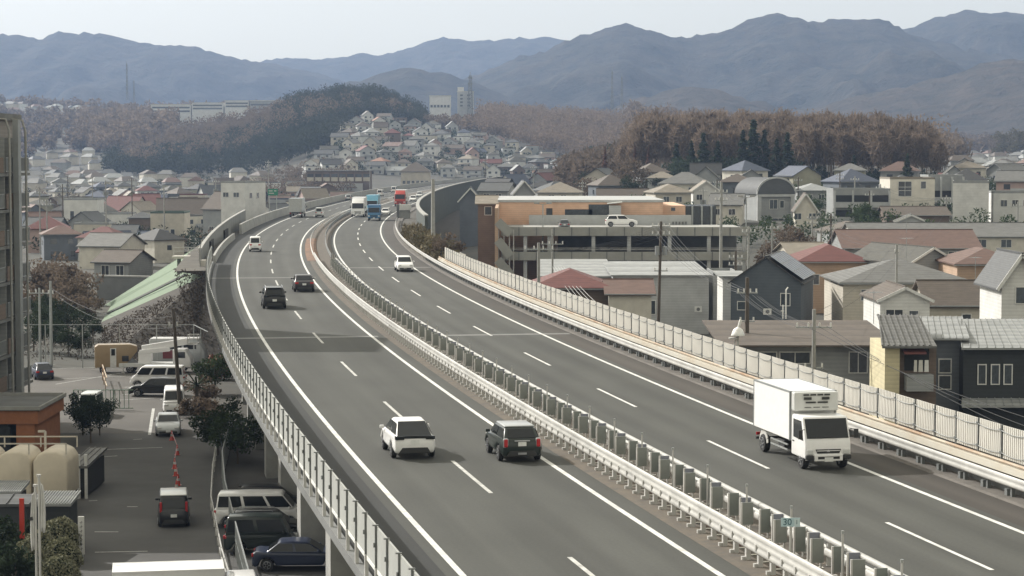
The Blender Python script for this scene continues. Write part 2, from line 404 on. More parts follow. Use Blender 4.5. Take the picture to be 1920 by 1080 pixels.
while s < S_of(222):
    me, lg = (P1, P2, P3)[k % 3]
    o = thing('anti_glare_panel', 'upright %s anti-glare board on white legs in the row along the median' % ('plain grey', 'bluish grey', 'greenish grey')[k % 3], 'anti-glare board', road(s, 3.0 - .18 * (k % 3 == 0), .03), heading(s) + rnd.uniform(-.09, .09), 'grey anti-glare boards along the median')
    place(me, 'board', o); place(lg, 'legs', o)
    s += 1.06; k += 1
dp = MB().tube([(0, 0, 0), (0, 0, 1.36)], .032, 6).mesh('delineator_pole', M('rail_white'))
dc = MB().tube([(0, 0, 1.36), (0, 0, 1.44)], .045, 6).mesh('cap', M('galv'))
s = S_of(40) + .5
while s < S_of(225):
    o = thing('delineator_pole', 'thin white delineator pole rising between the median glare boards', 'pole', road(s, 2.95, .03), 0, 'thin white poles in the median')
    place(dp, 'pole', o); place(dc, 'cap', o); s += 4.24
def text_mesh(t, size, m, depth=.004):
    cu = bpy.data.curves.new('t', 'FONT'); cu.body = t; cu.size = size; cu.extrude = depth; cu.align_x = 'CENTER'; cu.align_y = 'CENTER'
    o = bpy.data.objects.new('t', cu); COL.objects.link(o); bpy.context.view_layer.update()
    me = bpy.data.meshes.new_from_object(o.evaluated_get(bpy.context.evaluated_depsgraph_get()))
    bpy.data.objects.remove(o); me.materials.clear(); me.materials.append(m); return me
# kilometre post
dk = 57.3; p = W(1487, 984, dk)
ks = thing('distance_sign', 'small pale blue distance sign reading 30 and 1 on a thin post in the median', 'sign', (p.x, p.y, ROADZ))
h = p.z - ROADZ
MB().tube([(0, .03, 0), (0, .03, h + .12)], .03, 6).build('post', M('rail_white'), ks)
MB().box((0, 0, h), (.52, .02, .24)).build('sign_plate', mat('sign_blue', (.42, .56, .60), .4), ks)
o = place(text_mesh('30', .25, mat('sign_ink', (.03, .10, .13), .5)), 'lettering', ks, (-.09, -.016, h), (R(90), 0, 0))
MB().box((.17, -.013, h), (.14, .004, .20)).build('small_plate', mat('sign_pale', (.55, .66, .68), .4), ks)
o = place(text_mesh('1', .17, M('sign_ink')), 'lettering', ks, (.17, -.02, h), (R(90), 0, 0))
from mathutils import noise as mnoise
# ------------------------------------------------------------------ light, sky
SUN_EL, SUN_AZ = 34.0, math.degrees(math.atan2(-.80, .60))        # azimuth measured from +Y towards +X
w = bpy.data.worlds.new('World'); SC.world = w; w.use_nodes = True; nt = w.node_tree
sk = nt.nodes.new('ShaderNodeTexSky'); sk.sky_type = 'NISHITA'; sk.sun_disc = False
sk.sun_elevation = R(SUN_EL); sk.sun_rotation = R(SUN_AZ); sk.altitude = 100; sk.air_density = 1.0; sk.dust_density = 5.0; sk.ozone_density = 1.0
hs = nt.nodes.new('ShaderNodeHueSaturation'); hs.inputs['Saturation'].default_value = .35; nt.links.new(sk.outputs[0], hs.inputs['Color'])
tn = nt.nodes.new('ShaderNodeMix'); tn.data_type = 'RGBA'; tn.blend_type = 'MULTIPLY'; tn.inputs[0].default_value = 1; tn.inputs[7].default_value = (.98, .965, .895, 1); nt.links.new(hs.outputs[0], tn.inputs[6])
vl = nt.nodes.new('ShaderNodeMix'); vl.data_type = 'RGBA'; vl.inputs[0].default_value = .6; vl.inputs[7].default_value = (4.95, 4.55, 3.35, 1)      # thin even veil of cloud over the sky
nt.links.new(tn.outputs[2], vl.inputs[6]); nt.links.new(vl.outputs[2], nt.nodes['Background'].inputs[0]); nt.nodes['Background'].inputs[1].default_value = .13
sl = bpy.data.lights.new('sun', 'SUN'); sl.energy = 2.8; sl.angle = R(.5); sl.color = (1, .962, .905)
so = bpy.data.objects.new('sun', sl); COL.objects.link(so)
sd = Vector((math.sin(R(SUN_AZ)) * math.cos(R(SUN_EL)), math.cos(R(SUN_AZ)) * math.cos(R(SUN_EL)), math.sin(R(SUN_EL))))
so.rotation_euler = sd.to_track_quat('Z', 'Y').to_euler(); so.location = (0, 0, 200)
SC.view_settings.view_transform = 'Standard'; SC.view_settings.look = 'None'; SC.view_settings.gamma = 1; SC.view_settings.exposure = 0.88

# ------------------------------------------------------------------ lie of the land
_U = np.array([-900, 0, 280, 480, 560, 640, 720, 800, 900, 1000, 1100, 1200, 1500, 1780, 1850, 2900])
_D = np.array([0, 250, 400, 620, 800, 950, 1060, 1200, 1400, 1550, 1700, 2200, 3000, 4500, 9000])
_H = np.array([
 [0, 0, 0, 0, 0, 1, 2, 4, 9, 13, 28, 70, 75, 60, 20],
 [0, 0, 0, 0, 0, 1, 2, 4, 9, 13, 28, 70, 75, 60, 20],
 [0, 0, 0, 0, 0, 1, 2, 4, 12, 22, 38, 62, 60, 55, 20],
 [0, 0, 0, 0, 0, 2, 4, 8, 26, 40, 50, 62, 60, 55, 20],
 [0, 0, 0, 0, 1, 4, 9, 20, 40, 52, 58, 60, 55, 50, 20],
 [0, 0, 0, 1, 2, 6, 11, 26, 45, 57, 62, 55, 50, 50, 20],
 [0, 0, 0, 1, 2, 5, 10, 26, 43, 56, 61, 50, 50, 50, 20],
 [0, 0, 0, 1, 2, 5, 9, 24, 37, 42, 46, 50, 50, 50, 20],
 [0, 0, 1, 3, 4, 5, 8, 19, 34, 45, 52, 50, 50, 50, 20],
 [0, 0, 2, 4, 5, 6, 8, 15, 29, 42, 49, 50, 50, 50, 20],
 [0, 0, 4, 9, 10, 10, 10, 13, 25, 38, 46, 50, 50, 50, 20],
 [0, 0, 6, 12, 14, 15, 16, 18, 28, 38, 45, 50, 50, 50, 20],
 [0, 0, 7, 12, 14, 15, 16, 17, 21, 25, 31, 45, 60, 60, 20],
 [0, 0, 7, 11, 12, 13, 14, 15, 16, 18, 19, 26, 42, 60, 20],
 [0, 0, 7, 10, 11, 12, 13, 14, 15, 16, 18, 25, 38, 60, 20],
 [0, 0, 7, 10, 11, 12, 13, 14, 15, 16, 18, 25, 38, 60, 20]], float)
def land(x, y):
    u = 960 + FPX * x / max(y, 20.)
    j = min(max(int(np.searchsorted(_U, u)) - 1, 0), len(_U) - 2); i = min(max(int(np.searchsorted(_D, y)) - 1, 0), len(_D) - 2)
    a = min(max((u - _U[j]) / (_U[j + 1] - _U[j]), 0), 1); b = min(max((y - _D[i]) / (_D[i + 1] - _D[i]), 0), 1)
    b2 = b * b * (3 - 2 * b) * .4 + b * .6
    return float((_H[j, i] * (1 - a) + _H[j + 1, i] * a) * (1 - b2) + (_H[j, i + 1] * (1 - a) + _H[j + 1, i + 1] * a) * b2)
mat('ground', (.075, .069, .057), .95, var=.3, scale=.06, col2=(.040, .043, .038))
us = np.linspace(-3600, 5600, 150); ds = np.concatenate([[-40, 5], np.geomspace(30, 9000, 110)])
vs = []
for d in ds:
    for u in us:
        x = (u - 960) / FPX * max(d, 120) ; vs.append((x, d, land(x, d) - .02))
n = len(us); fs = [(i * n + j, i * n + j + 1, (i + 1) * n + j + 1, (i + 1) * n + j) for i in range(len(ds) - 1) for j in range(n - 1)]
g = MB().add(vs, fs).build('ground', M('ground'), fix=False, smooth=True); g['kind'] = 'structure'

# ------------------------------------------------------------------ mountains
def forest_mat(name, a, b, sc):
    m = mat(name, a, .95, scale=sc, col2=b, bump=14, spec=.1); return m
forest_mat('mountain_wood', (.046, .041, .034), (.010, .014, .014), .022)
forest_mat('hill_wood', (.062, .050, .040), (.026, .026, .023), .026)
def fbm(x, y, s, o=5):
    return mnoise.fractal(Vector((x / s, y / s, 3.7)), .9, 2.1, o)
def mountain(name, pts, dist, deep, m, rough=.85, toe=0., u0=-1500, u1=3400, nu=520, nr=60):
    px = [p[0] for p in pts]; py = [p[1] for p in pts]; vs = []
    us = np.linspace(u0, u1, nu)
    for r in range(nr + 1):
        t = -1 + 2.0 * r / nr                                        # -1 foot, 0 ridge, 1 back foot
        for u in us:
            zr = Z(float(np.interp(u, px, py)), dist); d = dist + t * deep
            x = (u - 960) / FPX * dist
            k = max(0., 1 - abs(t)); prof = k ** .85
            sp = abs(fbm(x, d * .6, 430, 4)); z = toe + (zr - toe) * prof
            z += (zr - toe) * rough * (.62 * (sp - .35) * (1 - k) * min(1, 3 * k) * 1.5 + .05 * fbm(x, d, 110) * min(1, (1 - k) * 4))
            z += fbm(x, d, 40, 3) * 5 + rnd.uniform(-1.5, 1.5) + rnd.uniform(0, 4) * (k == 1)
            d2 = d + (1 - k) * fbm(x + 999, d, 500, 3) * deep * .25
            vs.append((x, d2, z))
    fs = [(i * nu + j, i * nu + j + 1, (i + 1) * nu + j + 1, (i + 1) * nu + j) for i in range(nr) for j in range(nu - 1)]
    o = MB().add(vs, fs).build(name, m, fix=False, smooth=True); o['kind'] = 'structure'; return o
mountain('mountain', [(-1500, 90), (-300, 80), (0, 66), (40, 66), (80, 76), (120, 64), (200, 67), (250, 79), (300, 86), (360, 91), (400, 99), (440, 109), (480, 119), (520, 124), (600, 140), (700, 170), (900, 215), (3400, 230)], 4700, 1100, M('mountain_wood'))
mountain('mountain', [(-1500, 140), (300, 150), (440, 125), (520, 113), (560, 110), (600, 113), (650, 107), (720, 103), (780, 88), (830, 74), (880, 79), (940, 77), (1000, 72), (1040, 75), (1100, 84), (1200, 110), (1500, 150), (3400, 160)], 5700, 1200, M('mountain_wood'))
mountain('mountain', [(-1500, 240), (560, 235), (700, 190), (820, 160), (900, 142), (960, 114), (1020, 98), (1060, 83), (1100, 66), (1150, 52), (1190, 51), (1220, 60), (1250, 72), (1290, 75), (1340, 64), (1400, 45), (1440, 31), (1480, 31), (1510, 43), (1560, 41), (1610, 38), (1650, 42), (1690, 60), (1720, 72), (1800, 95), (2000, 130), (3400, 180)], 3800, 1100, M('mountain_wood'))
mountain('mountain', [(-1500, 270), (1200, 240), (1400, 160), (1560, 95), (1690, 58), (1730, 46), (1760, 34), (1800, 22), (1850, 27), (1920, 31), (2100, 60), (2500, 70), (3400, 120)], 4400, 1100, M('mountain_wood'))
mountain('hill', [(-1500, 250), (300, 245), (520, 190), (640, 165), (720, 142), (770, 128), (820, 138), (880, 152), (960, 190), (1100, 235), (3400, 260)], 3300, 700, M('mountain_wood'), .5, nu=260, nr=30)
mountain('hill', [(-1500, 300), (900, 270), (1150, 205), (1240, 176), (1300, 168), (1400, 190), (1480, 214), (1560, 192), (1640, 172), (1720, 160), (1800, 132), (1860, 118), (1960, 108), (2200, 120), (3400, 160)], 2700, 600, M('hill_wood'), .5, nu=320, nr=34)

# ------------------------------------------------------------------ air
HAZE = .000108
hb = MB().box((0, 3400, 250), (13000, 7400, 560)).build('haze', None or [], None); hb['kind'] = 'stuff'
hm = bpy.data.materials.new('haze'); hm.use_nodes = True; nt = hm.node_tree
nt.nodes.remove(nt.nodes['Principled BSDF']); pv = nt.nodes.new('ShaderNodeVolumePrincipled')
pv.inputs['Color'].default_value = (.45, .61, .94, 1); pv.inputs['Density'].default_value = HAZE; pv.inputs['Anisotropy'].default_value = .2
nt.links.new(pv.outputs[0], nt.nodes['Material Output'].inputs['Volume'])
hb.data.materials.append(hm); hb.display_type = 'WIRE'
SC.cycles.volume_bounces = 1; SC.cycles.max_bounces = 6; SC.cycles.diffuse_bounces = 3; SC.cycles.transparent_max_bounces = 12
# ------------------------------------------------------------------ vehicles
def paint(name, col, rough=.32, metal=0): return mat('car_' + name, col, rough, metal, var=.04, coat=.35, spec=.35)
paint('white', (.80, .80, .80)); paint('silver', (.42, .44, .45), .35, .4); paint('black', (.016, .017, .019)); paint('dark_green', (.016, .024, .022))
paint('navy', (.03, .04, .075)); paint('grey', (.16, .17, .18)); paint('tan', (.30, .22, .13)); paint('red', (.45, .045, .03)); paint('blue', (.05, .17, .33)); paint('sky_blue', (.25, .52, .66)); paint('pearl', (.60, .61, .60))
paint('plum', (.022, .020, .024))
def pane(parent, name, q, m, inset=(.06, .08), off=.012, th=.01, bow=0):
    """a thin panel lying on the quad q (two along the foot, two along the top)"""
    a, b, c, d = [Vector(p) for p in q]; u, v = inset
    f = lambda s, t: (a.lerp(b, s)).lerp(d.lerp(c, s), t)
    n = (b - a).cross(d - a).normalized()
    P = [f(u, v), f(1 - u, v), f(1 - u, 1 - v), f(u, 1 - v)]
    mb = MB().add([p + n * (off - th) for p in P] + [p + n * off for p in P], [(3, 2, 1, 0), (4, 5, 6, 7), (0, 1, 5, 4), (1, 2, 6, 5), (2, 3, 7, 6), (3, 0, 4, 7)])
    return mb.build(name, m, parent, bevel=0)
def wheel_mesh(r, w):
    t = MB(); n = 20
    ring = lambda rr, x: [(x, rr * math.cos(2 * math.pi * i / n), rr * math.sin(2 * math.pi * i / n)) for i in range(n)]
    t.loft([ring(r * .62, -w / 2), ring(r * .93, -w / 2), ring(r, -w * .32), ring(r, w * .32), ring(r * .93, w / 2), ring(r * .62, w / 2)], cap=False)
    t.loft([ring(r * .62, -w * .25), ring(.02, -w * .25)], cap=True); t.loft([ring(r * .62, w * .25), ring(.02, w * .25)], cap=True)
    g = MB(); g.loft([ring(r * .64, -w * .46), ring(r * .56, -w * .5), ring(r * .52, -w * .30)], cap=False); g.loft([ring(r * .64, w * .46), ring(r * .56, w * .5), ring(r * .52, w * .30)], cap=False)
    for sx in (-1, 1):
        for i in range(5):
            a = 2 * math.pi * i / 5; p = (sx * w * .42, .05 * math.cos(a), .05 * math.sin(a)); q = (sx * w * .42, r * .58 * math.cos(a), r * .58 * math.sin(a))
            g.bar(p, q, .05, .075, up=(1, 0, 0))
    return t.mesh('tyre', M('black_rubber'), smooth=40), g.mesh('rim', M('rim_silver'))
_WM = {}
def wheels(root, pos, r, w=.2):
    k = (round(r, 2), round(w, 2))
    if k not in _WM: _WM[k] = wheel_mesh(r, w)
    for x, y in pos:
        wo = place(_WM[k][0], 'wheel', root, (x, y, r)); place(_WM[k][1], 'rim', wo)
def body_mesh(Ln, Wd, prof, arches, ra, mname, taper=.10, bev=.085, zb=.2):
    """side silhouette with round wheel arches pushed across the car, narrowed towards nose and tail"""
    poly = list(prof)                                                # from tail foot, over the top, to nose foot
    bottom = []
    for yc in sorted(arches, reverse=True):
        for i in range(0, 9):
            a = math.pi * i / 8; bottom.append((yc + ra * math.cos(a), max(.19, .3 + ra * math.sin(a) - .0)))
    poly = poly + bottom
    mb = MB(); hw = Wd / 2; xs = (-hw, -hw * .55, hw * .55, hw); n = len(poly)
    def tx(x, y, z):
        e = max(0, abs(y) - (Ln / 2 - .75)) / .75; k = 1 - taper * e * e
        k *= 1 - .05 * max(0, (.45 - z) / .45) - .05 * max(0, (z - .75)) / .4
        return (x * k, y, z)
    vs = [tx(x, y, z) for x in xs for y, z in poly]; fs = [tuple(range(n))[::-1], tuple(range(3 * n, 4 * n))]
    for k in range(3):
        for i in range(n): fs.append((k * n + i, k * n + (i + 1) % n, (k + 1) * n + (i + 1) % n, (k + 1) * n + i))
    mb.add(vs, fs); return mb.mesh('body', M(mname), smooth=50, bevel=bev, seg=2)
def hull(pts, name, m, bev, parent):
    bm = bmesh.new(); [bm.verts.new(p) for p in pts]
    r = bmesh.ops.convex_hull(bm, input=bm.verts)
    bmesh.ops.dissolve_limit(bm, angle_limit=.02, verts=bm.verts, edges=bm.edges)
    bmesh.ops.recalc_face_normals(bm, faces=bm.faces)
    if bev: bmesh.ops.bevel(bm, geom=list(bm.edges), offset=bev, segments=3, affect='EDGES', profile=.5)
    me = bpy.data.meshes.new(name); bm.to_mesh(me); bm.free(); me.materials.append(m)
    me.polygons.foreach_set('use_smooth', [True] * len(me.polygons)); me.set_sharp_from_angle(angle=R(50))
    return place(me, name, parent)
#         L     W     H     belt  hood  windscreen foot, roof front, roof rear, rear-window foot, tail deck?, wheel r
SPEC = {
 'hatch': (3.95, 1.72, 1.45, .91, .85, 1.10, .20, -.95, -1.86, .30),
 'mini':  (3.85, 1.73, 1.39, .94, .90, .85, .40, -1.36, -1.80, .31),
 'suv':   (4.50, 1.82, 1.67, 1.06, 1.00, 1.15, .35, -1.75, -2.12, .35),
 'sedan': (4.65, 1.80, 1.45, .95, .86, 1.15, .30, -1.00, -1.70, .32),
 'wagon': (4.40, 1.72, 1.55, .95, .88, 1.20, .40, -1.70, -2.05, .31),
 'van':   (4.70, 1.72, 1.92, 1.08, 1.02, 1.95, 1.25, -2.15, -2.28, .31),
 'kei':   (3.40, 1.48, 1.85, 1.02, .98, 1.40, .95, -1.52, -1.62, .28),
 'keisuv':(3.40, 1.48, 1.70, 1.02, .98, .80, .60, -1.50, -1.62, .30),
 'taxi':  (4.40, 1.70, 1.75, 1.02, .96, 1.35, .75, -1.85, -2.10, .31),
}
def car(kind_, col, label, cat, loc, rz, name='car', group=None, tail='red', roof=None, sc=None, rails=False, plate=True):
    Ln, Wd, H, bz, hz, ywb, yf, yr, yrb, wr = SPEC[kind_]; h = Ln / 2; hw = Wd / 2; pm_ = M('car_' + col)
    t = thing(name, label, cat, loc, rz, group, sc)
    deck = [(-h + .02, bz - .03)] if kind_ != 'sedan' else [(-h + .03, bz - .05), (-h + .25, bz + .03)]
    prof = [(-h + .10, .19), (-h, .40), (-h + .0, .62)] + deck + [(yrb, bz), (ywb, bz), ((ywb + h) / 2, hz + .01), (h - .28, hz - .08), (h - .06, hz - .22), (h, .55), (h - .05, .19)]
    yfw, yrw = h - .82 if kind_ not in ('van', 'kei') else h - .68, -h + .72
    place(body_mesh(Ln, Wd, prof, (yfw, yrw), wr + .07, 'car_' + col, bev=.12 if kind_ in ('hatch', 'mini') else .085), 'body', t)
    wb, wt = hw * (.955 if kind_ not in ('hatch', 'mini') else .92), hw * (.67 if kind_ == 'hatch' else .73 if kind_ == 'mini' else .79 if kind_ in ('hatch', 'sedan', 'suv', 'wagon') else .86)
    zb = bz - .06
    P = [(s * wb, ywb + .02, zb) for s in (-1, 1)] + [(s * wb * .93, yrb, zb) for s in (-1, 1)] + [(s * wt, yf, H - .03) for s in (-1, 1)] + [(s * wt * .96, yr, H - .04) for s in (-1, 1)] + [(s * wt * .8, (yf + yr) / 2, H) for s in (-1, 1)]
    hull(P, 'cabin', pm_, .075, t)
    if roof: hull([(s * wt * .97, y, z) for s in (-1, 1) for y in (yf - .04, yr + .02) for z in (H - .05, H + .012)], 'roof_panel', M('car_' + roof), .03, t)
    gm = M('glass_dark')
    A, B = (wb, ywb + .02, zb), (wb * .93, yrb, zb); C_, E_ = (wt * .96, yr, H - .04), (wt, yf, H - .03)
    mx = lambda p: (-p[0], p[1], p[2])
    pane(t, 'windshield', [A, mx(A), mx(E_), E_], gm, (.07, .14))
    pane(t, 'rear_window', [mx(B), B, C_, mx(C_)], gm, (.03, .07) if kind_ == 'hatch' else (.10, .16 if kind_ != 'van' else .12), .02)
    L_ = lambda p, q, s: tuple(p[i] + (q[i] - p[i]) * s for i in range(3))
    cuts = (0, .5, 1) if kind_ not in ('van', 'taxi', 'wagon') else (0, .36, .7, 1)
    for a, b in zip(cuts, cuts[1:]):
        q = [L_(B, A, a), L_(B, A, b), L_(C_, E_, b), L_(C_, E_, a)]
        pane(t, 'side_window', [mx(p) for p in q[::-1]][::1] if 0 else [mx(q[1]), mx(q[0]), mx(q[3]), mx(q[2])], gm, (.06, .16), .02)
        pane(t, 'side_window', q, gm, (.06, .16), .02)
    kx = 1 - .13
    for s in (-1, 1):
        if tail == 'band': MB().box((s * hw * .70, -h + .06, bz - .06), (hw * .42, .2, .14)).build('taillight', gm, t, bevel=.02)
        elif tail == 'tall': MB().box((s * hw * .76, -h + .05, bz - .16), (.17, .16, .34)).build('taillight', M('lamp_red'), t, bevel=.05); MB().box((s * hw * .76, -h + .06, bz - .16), (.22, .14, .39)).build('lamp_ring', M('rim_silver'), t, bevel=.06)
        elif tail == 'high': MB().box((s * hw * .80, -h + .12, bz + .12), (.13, .2, .55)).build('taillight', M('lamp_red'), t, bevel=.03)
        else: MB().box((s * hw * .72, -h + .06, bz - .16), (.30, .16, .16)).build('taillight', M('lamp_red'), t, bevel=.03)
        MB().box((s * hw * .68, h - .12, hz - .22), (.34, .26, .14)).build('headlight', M('lamp_clear'), t, bevel=.04)
        MB().box((s * (hw + .06), ywb - .28, bz + .06), (.18, .10, .13)).build('wing_mirror', pm_, t, bevel=.03)
    if tail == 'band': MB().box((0, -h + .06, bz - .03), (hw * 1.2, .14, .11)).build('rear_trim', gm, t, bevel=.02)
    if plate:
        MB().box((0, -h - .005, .68 if kind_ != 'mini' else .74), (.33, .03, .165)).build('licence_plate', M('plate_white'), t)
        MB().box((0, h + .005, .42), (.33, .03, .165)).build('licence_plate', M('plate_white'), t)
    MB().prism([(-hw * .74, .24), (hw * .74, .24), (hw * .58, .47), (-hw * .58, .47)], -h - .015, -h + .14, 'y').build('rear_bumper', M('plastic_black'), t, bevel=.02)
    MB().box((0, h - .06, .33), (hw * 1.4, .16, .16)).build('front_grille', M('plastic_black'), t, bevel=.03)
    if rails:
        for s in (-1, 1): MB().tube([(s * wt * .9, yf - .1, H + .0), (s * wt * .9, yf - .2, H + .05), (s * wt * .88, yr + .2, H + .05), (s * wt * .88, yr + .1, H)], .02, 6).build('roof_rail', M('rim_silver'), t)
    if kind_ == 'mini': MB().box((0, -h - .0, .86), (.62, .05, .05)).build('boot_handle', M('rim_silver'), t, bevel=.01); MB().box((0, -h + .02, .36), (.34, .14, .08)).build('exhaust', M('rim_silver'), t)
    if kind_ == 'suv': MB().box((0, yr - .06, H - .05), (wt * 1.45, .24, .04)).build('spoiler', M('car_' + col), t, bevel=.01)
    wheels(t, [(s * (hw - .11), y) for s in (-1, 1) for y in (yfw, yrw)], wr)
    return t

def truck(label, loc, rz, W_=1.8, Hc=2.0, Lc=1.65, box=(4.4, .92, 2.8), cab='white', cargo='white', name='box_truck', cat='truck', fridge=False, sc=None, deflect=False, hero=False, group=None):
    """cab-over lorry, nose at +y; loc is under the front bumper's middle"""
    t = thing(name, label, cat, loc, rz, group, sc); hw = W_ / 2; cm = M('car_' + cab); bm_ = M('car_' + cargo); gm = M('glass_dark')
    k = Hc / 2.0; Lb, z0, z1 = box; yb = -Lc - .12                   # front face of the box
    # cab: side outline with arch, bevelled
    za = .42 * k
    prof = [(-Lc, za), (-Lc, Hc - .08), (-Lc + .12, Hc), (-.42 * k, Hc), (-.06, 1.18 * k), (0, .95 * k), (0, za)]
    mb = MB(); mb.prism(prof, -hw, hw, 'x'); mb.build('cab', cm, t, bevel=.07, seg=3, smooth=50)
    A = (hw, -.055, 1.17 * k); E_ = (hw, -.40 * k, Hc - .05); mx = lambda p: (-p[0], p[1], p[2])
    pane(t, 'windshield', [A, mx(A), mx(E_), E_], gm, (.045, .04), .02)
    for s in (-1, 1):
        q = [(s * hw, -Lc + .25, 1.12 * k), (s * hw, -.20, 1.08 * k), (s * hw, -.47 * k, Hc - .14), (s * hw, -Lc + .25, Hc - .14)]
        if s < 0: q = [q[1], q[0], q[3], q[2]]
        pane(t, 'side_window', q, gm, (.03, .03), .012)
        d = MB().box((s * (hw + .006), -Lc + .28, .98 * k), (.03, .16, .045)); d.build('door_handle', M('plastic_black'), t)
        mb = MB().tube([(s * hw, -.12, 1.55 * k), (s * (hw + .18), -.02, 1.55 * k), (s * (hw + .2), .0, 1.2 * k)], .018, 6).box((s * (hw + .2), 0, 1.38 * k), (.16, .06, .34)); mb.build('wing_mirror', M('plastic_black'), t, bevel=.0)
        MB().box((s * hw * .80, .005, .70 * k), (hw * .28, .08, .20 * k)).build('headlight', M('lamp_clear'), t, bevel=.03)
        MB().box((s * hw * .82, .02, .50 * k), (hw * .34, .14, .17 * k)).build('corner_bumper', M('plastic_black') if hero else cm, t, bevel=.03)
        MB().box((s * hw * .8, yb - Lb - .03, .62 * k), (hw * .22, .06, .12)).build('taillight', M('lamp_red'), t, bevel=.01)
    MB().prism([(-hw * .56, .80 * k), (hw * .56, .80 * k), (hw * .48, .64 * k), (-hw * .48, .64 * k)], -.05, .02, 'y').build('upper_grille', M('plastic_black'), t)
    MB().box((0, .025, .745 * k), (hw * 1.0, .03, .025)).build('grille_bar', cm, t)
    MB().prism([(-.07, .70 * k), (.07, .70 * k), (0, .79 * k)], .02, .032, 'y').build('emblem', M('rim_silver'), t)
    MB().box((0, .02, .48 * k), (hw * 1.25, .12, .26 * k)).build('bumper', cm, t, bevel=.03)
    MB().box((0, .06, .48 * k), (hw * .95, .06, .10 * k)).build('lower_grille', M('plastic_black'), t)
    MB().box((0, .09, .42 * k), (.34, .03, .165)).build('licence_plate', M('plate_white'), t)
    MB().bar((-.35 * hw, .0, 1.22 * k), (.15 * hw, -.03, 1.26 * k), .02).bar((.3 * hw, .0, 1.22 * k), (.75 * hw, -.03, 1.26 * k), .02).build('wiper', M('plastic_black'), t)
    # cargo
    bh = hw + .03
    MB().box((0, yb - Lb / 2, (z0 + z1) / 2), (bh * 2, Lb, z1 - z0)).build('cargo_box', bm_, t, bevel=.025, seg=1)
    fr = MB()
    for y in (yb, yb - Lb):
        for s in (-1, 1): fr.box((s * (bh - .02), y + (.008 if y == yb else -.008), (z0 + z1) / 2), (.07, .06, z1 - z0 + .012))
        fr.box((0, y + (.008 if y == yb else -.008), z1 - .02), (bh * 2 + .02, .06, .06))
    for s in (-1, 1): fr.box((s * (bh - .02), yb - Lb / 2, z1 - .02), (.07, Lb + .016, .062))
    fr.build('box_frame', M('tin_grey') if hero else bm_, t)
    if not hero:
        MB().box((0, yb - Lb - .012, (z0 + z1) / 2), (bh * 1.86, .02, z1 - z0 - .14)).box((0, yb - Lb - .03, (z0 + z1) / 2), (.05, .02, z1 - z0 - .3)).build('rear_door', mat('box_door', (.42, .43, .42), .5), t)
    MB().box((0, yb - Lb * .5 + .2, z0 - .12), (hw * .9, Lb + .3, .2)).box((-hw * .7, yb - Lb * .35, .62 * k), (.34, .8, .34)).box((hw * .7, yb - Lb * .3, .62 * k), (.34, .7, .34)).build('chassis', M('plastic_black'), t)
    for s in (-1, 1):
        MB().bar((s * hw * .95, yb - .4, .5), (s * hw * .95, yb - Lb * .55, .5), .05, .05).bar((s * hw * .95, yb - .4, .7), (s * hw * .95, yb - Lb * .55, .7), .05).build('side_guard', M('galv'), t)
    MB().bar((-hw * .95, yb - Lb + .05, .45), (hw * .95, yb - Lb + .05, .45), .1).build('rear_guard', M('plastic_black'), t)
    if fridge:
        f = MB().box((0, yb + .20, z1 - .36), (bh * 1.9, .46, .72), top=(1, .85)).build('cooling_unit', M('car_pearl'), t, bevel=.05)
        for zz, wd in ((z1 - .10, (-.42, -.14, .14, .42)),): 
            for x in wd: MB().box((x, yb + .445 - .0, zz), (.22, .03, .06)).build('vent', M('plastic_black'), f)
        for x in (-.36, .36): MB().box((x, yb + .448, z1 - .24), (.30, .03, .10)).build('vent', M('plastic_black'), f)
        for x in (-.24, .24): MB().box((x, yb + .452, z1 - .39), (.40, .03, .06)).build('vent', M('plastic_black'), f)
        for x in (-.35, 0, .35): MB().box((x, yb + .445, z1 - .58), (.26, .03, .02)).build('vent', M('plastic_black'), f)
    if deflect:
        hull([(s * hw * .9, y, z) for s in (-1, 1) for y, z in ((-.5 * k, Hc - .05), (-Lc, Hc - .05), (-Lc, z1 - .1), (-Lc + .25, z1 - .15))], 'roof_deflector', cm, .06, t)
    r = .36 * k if k < 1.2 else .48
    wy = [-.62 * k, yb - Lb + .95 * k] + ([yb - Lb + .95 * k + 1.1] if Lb > 6 else [])
    wheels(t, [(s * (hw - .14), y) for s in (-1, 1) for y in wy], r, .24)
    for s in (-1, 1):
        mb = MB(); pts = [(s * (hw - .12), -.62 * k + (r + .07) * math.cos(a), r + (r + .07) * math.sin(a)) for a in np.linspace(0, math.pi, 9)]
        for p, q in zip(pts, pts[1:]): mb.bar(p, q, .24, .05, up=(1, 0, 0))
        mb.build('mudguard', cm if hero else M('plastic_black'), t)
        mb = MB(); pts = [(s * (hw - .1), wy[1] + (r + .07) * math.cos(a), r + (r + .07) * math.sin(a)) for a in np.linspace(0.1, math.pi - .1, 9)]
        for p, q in zip(pts, pts[1:]): mb.bar(p, q, .26, .04, up=(1, 0, 0))
        mb.build('mudguard', M('rail_white'), t)
    return t

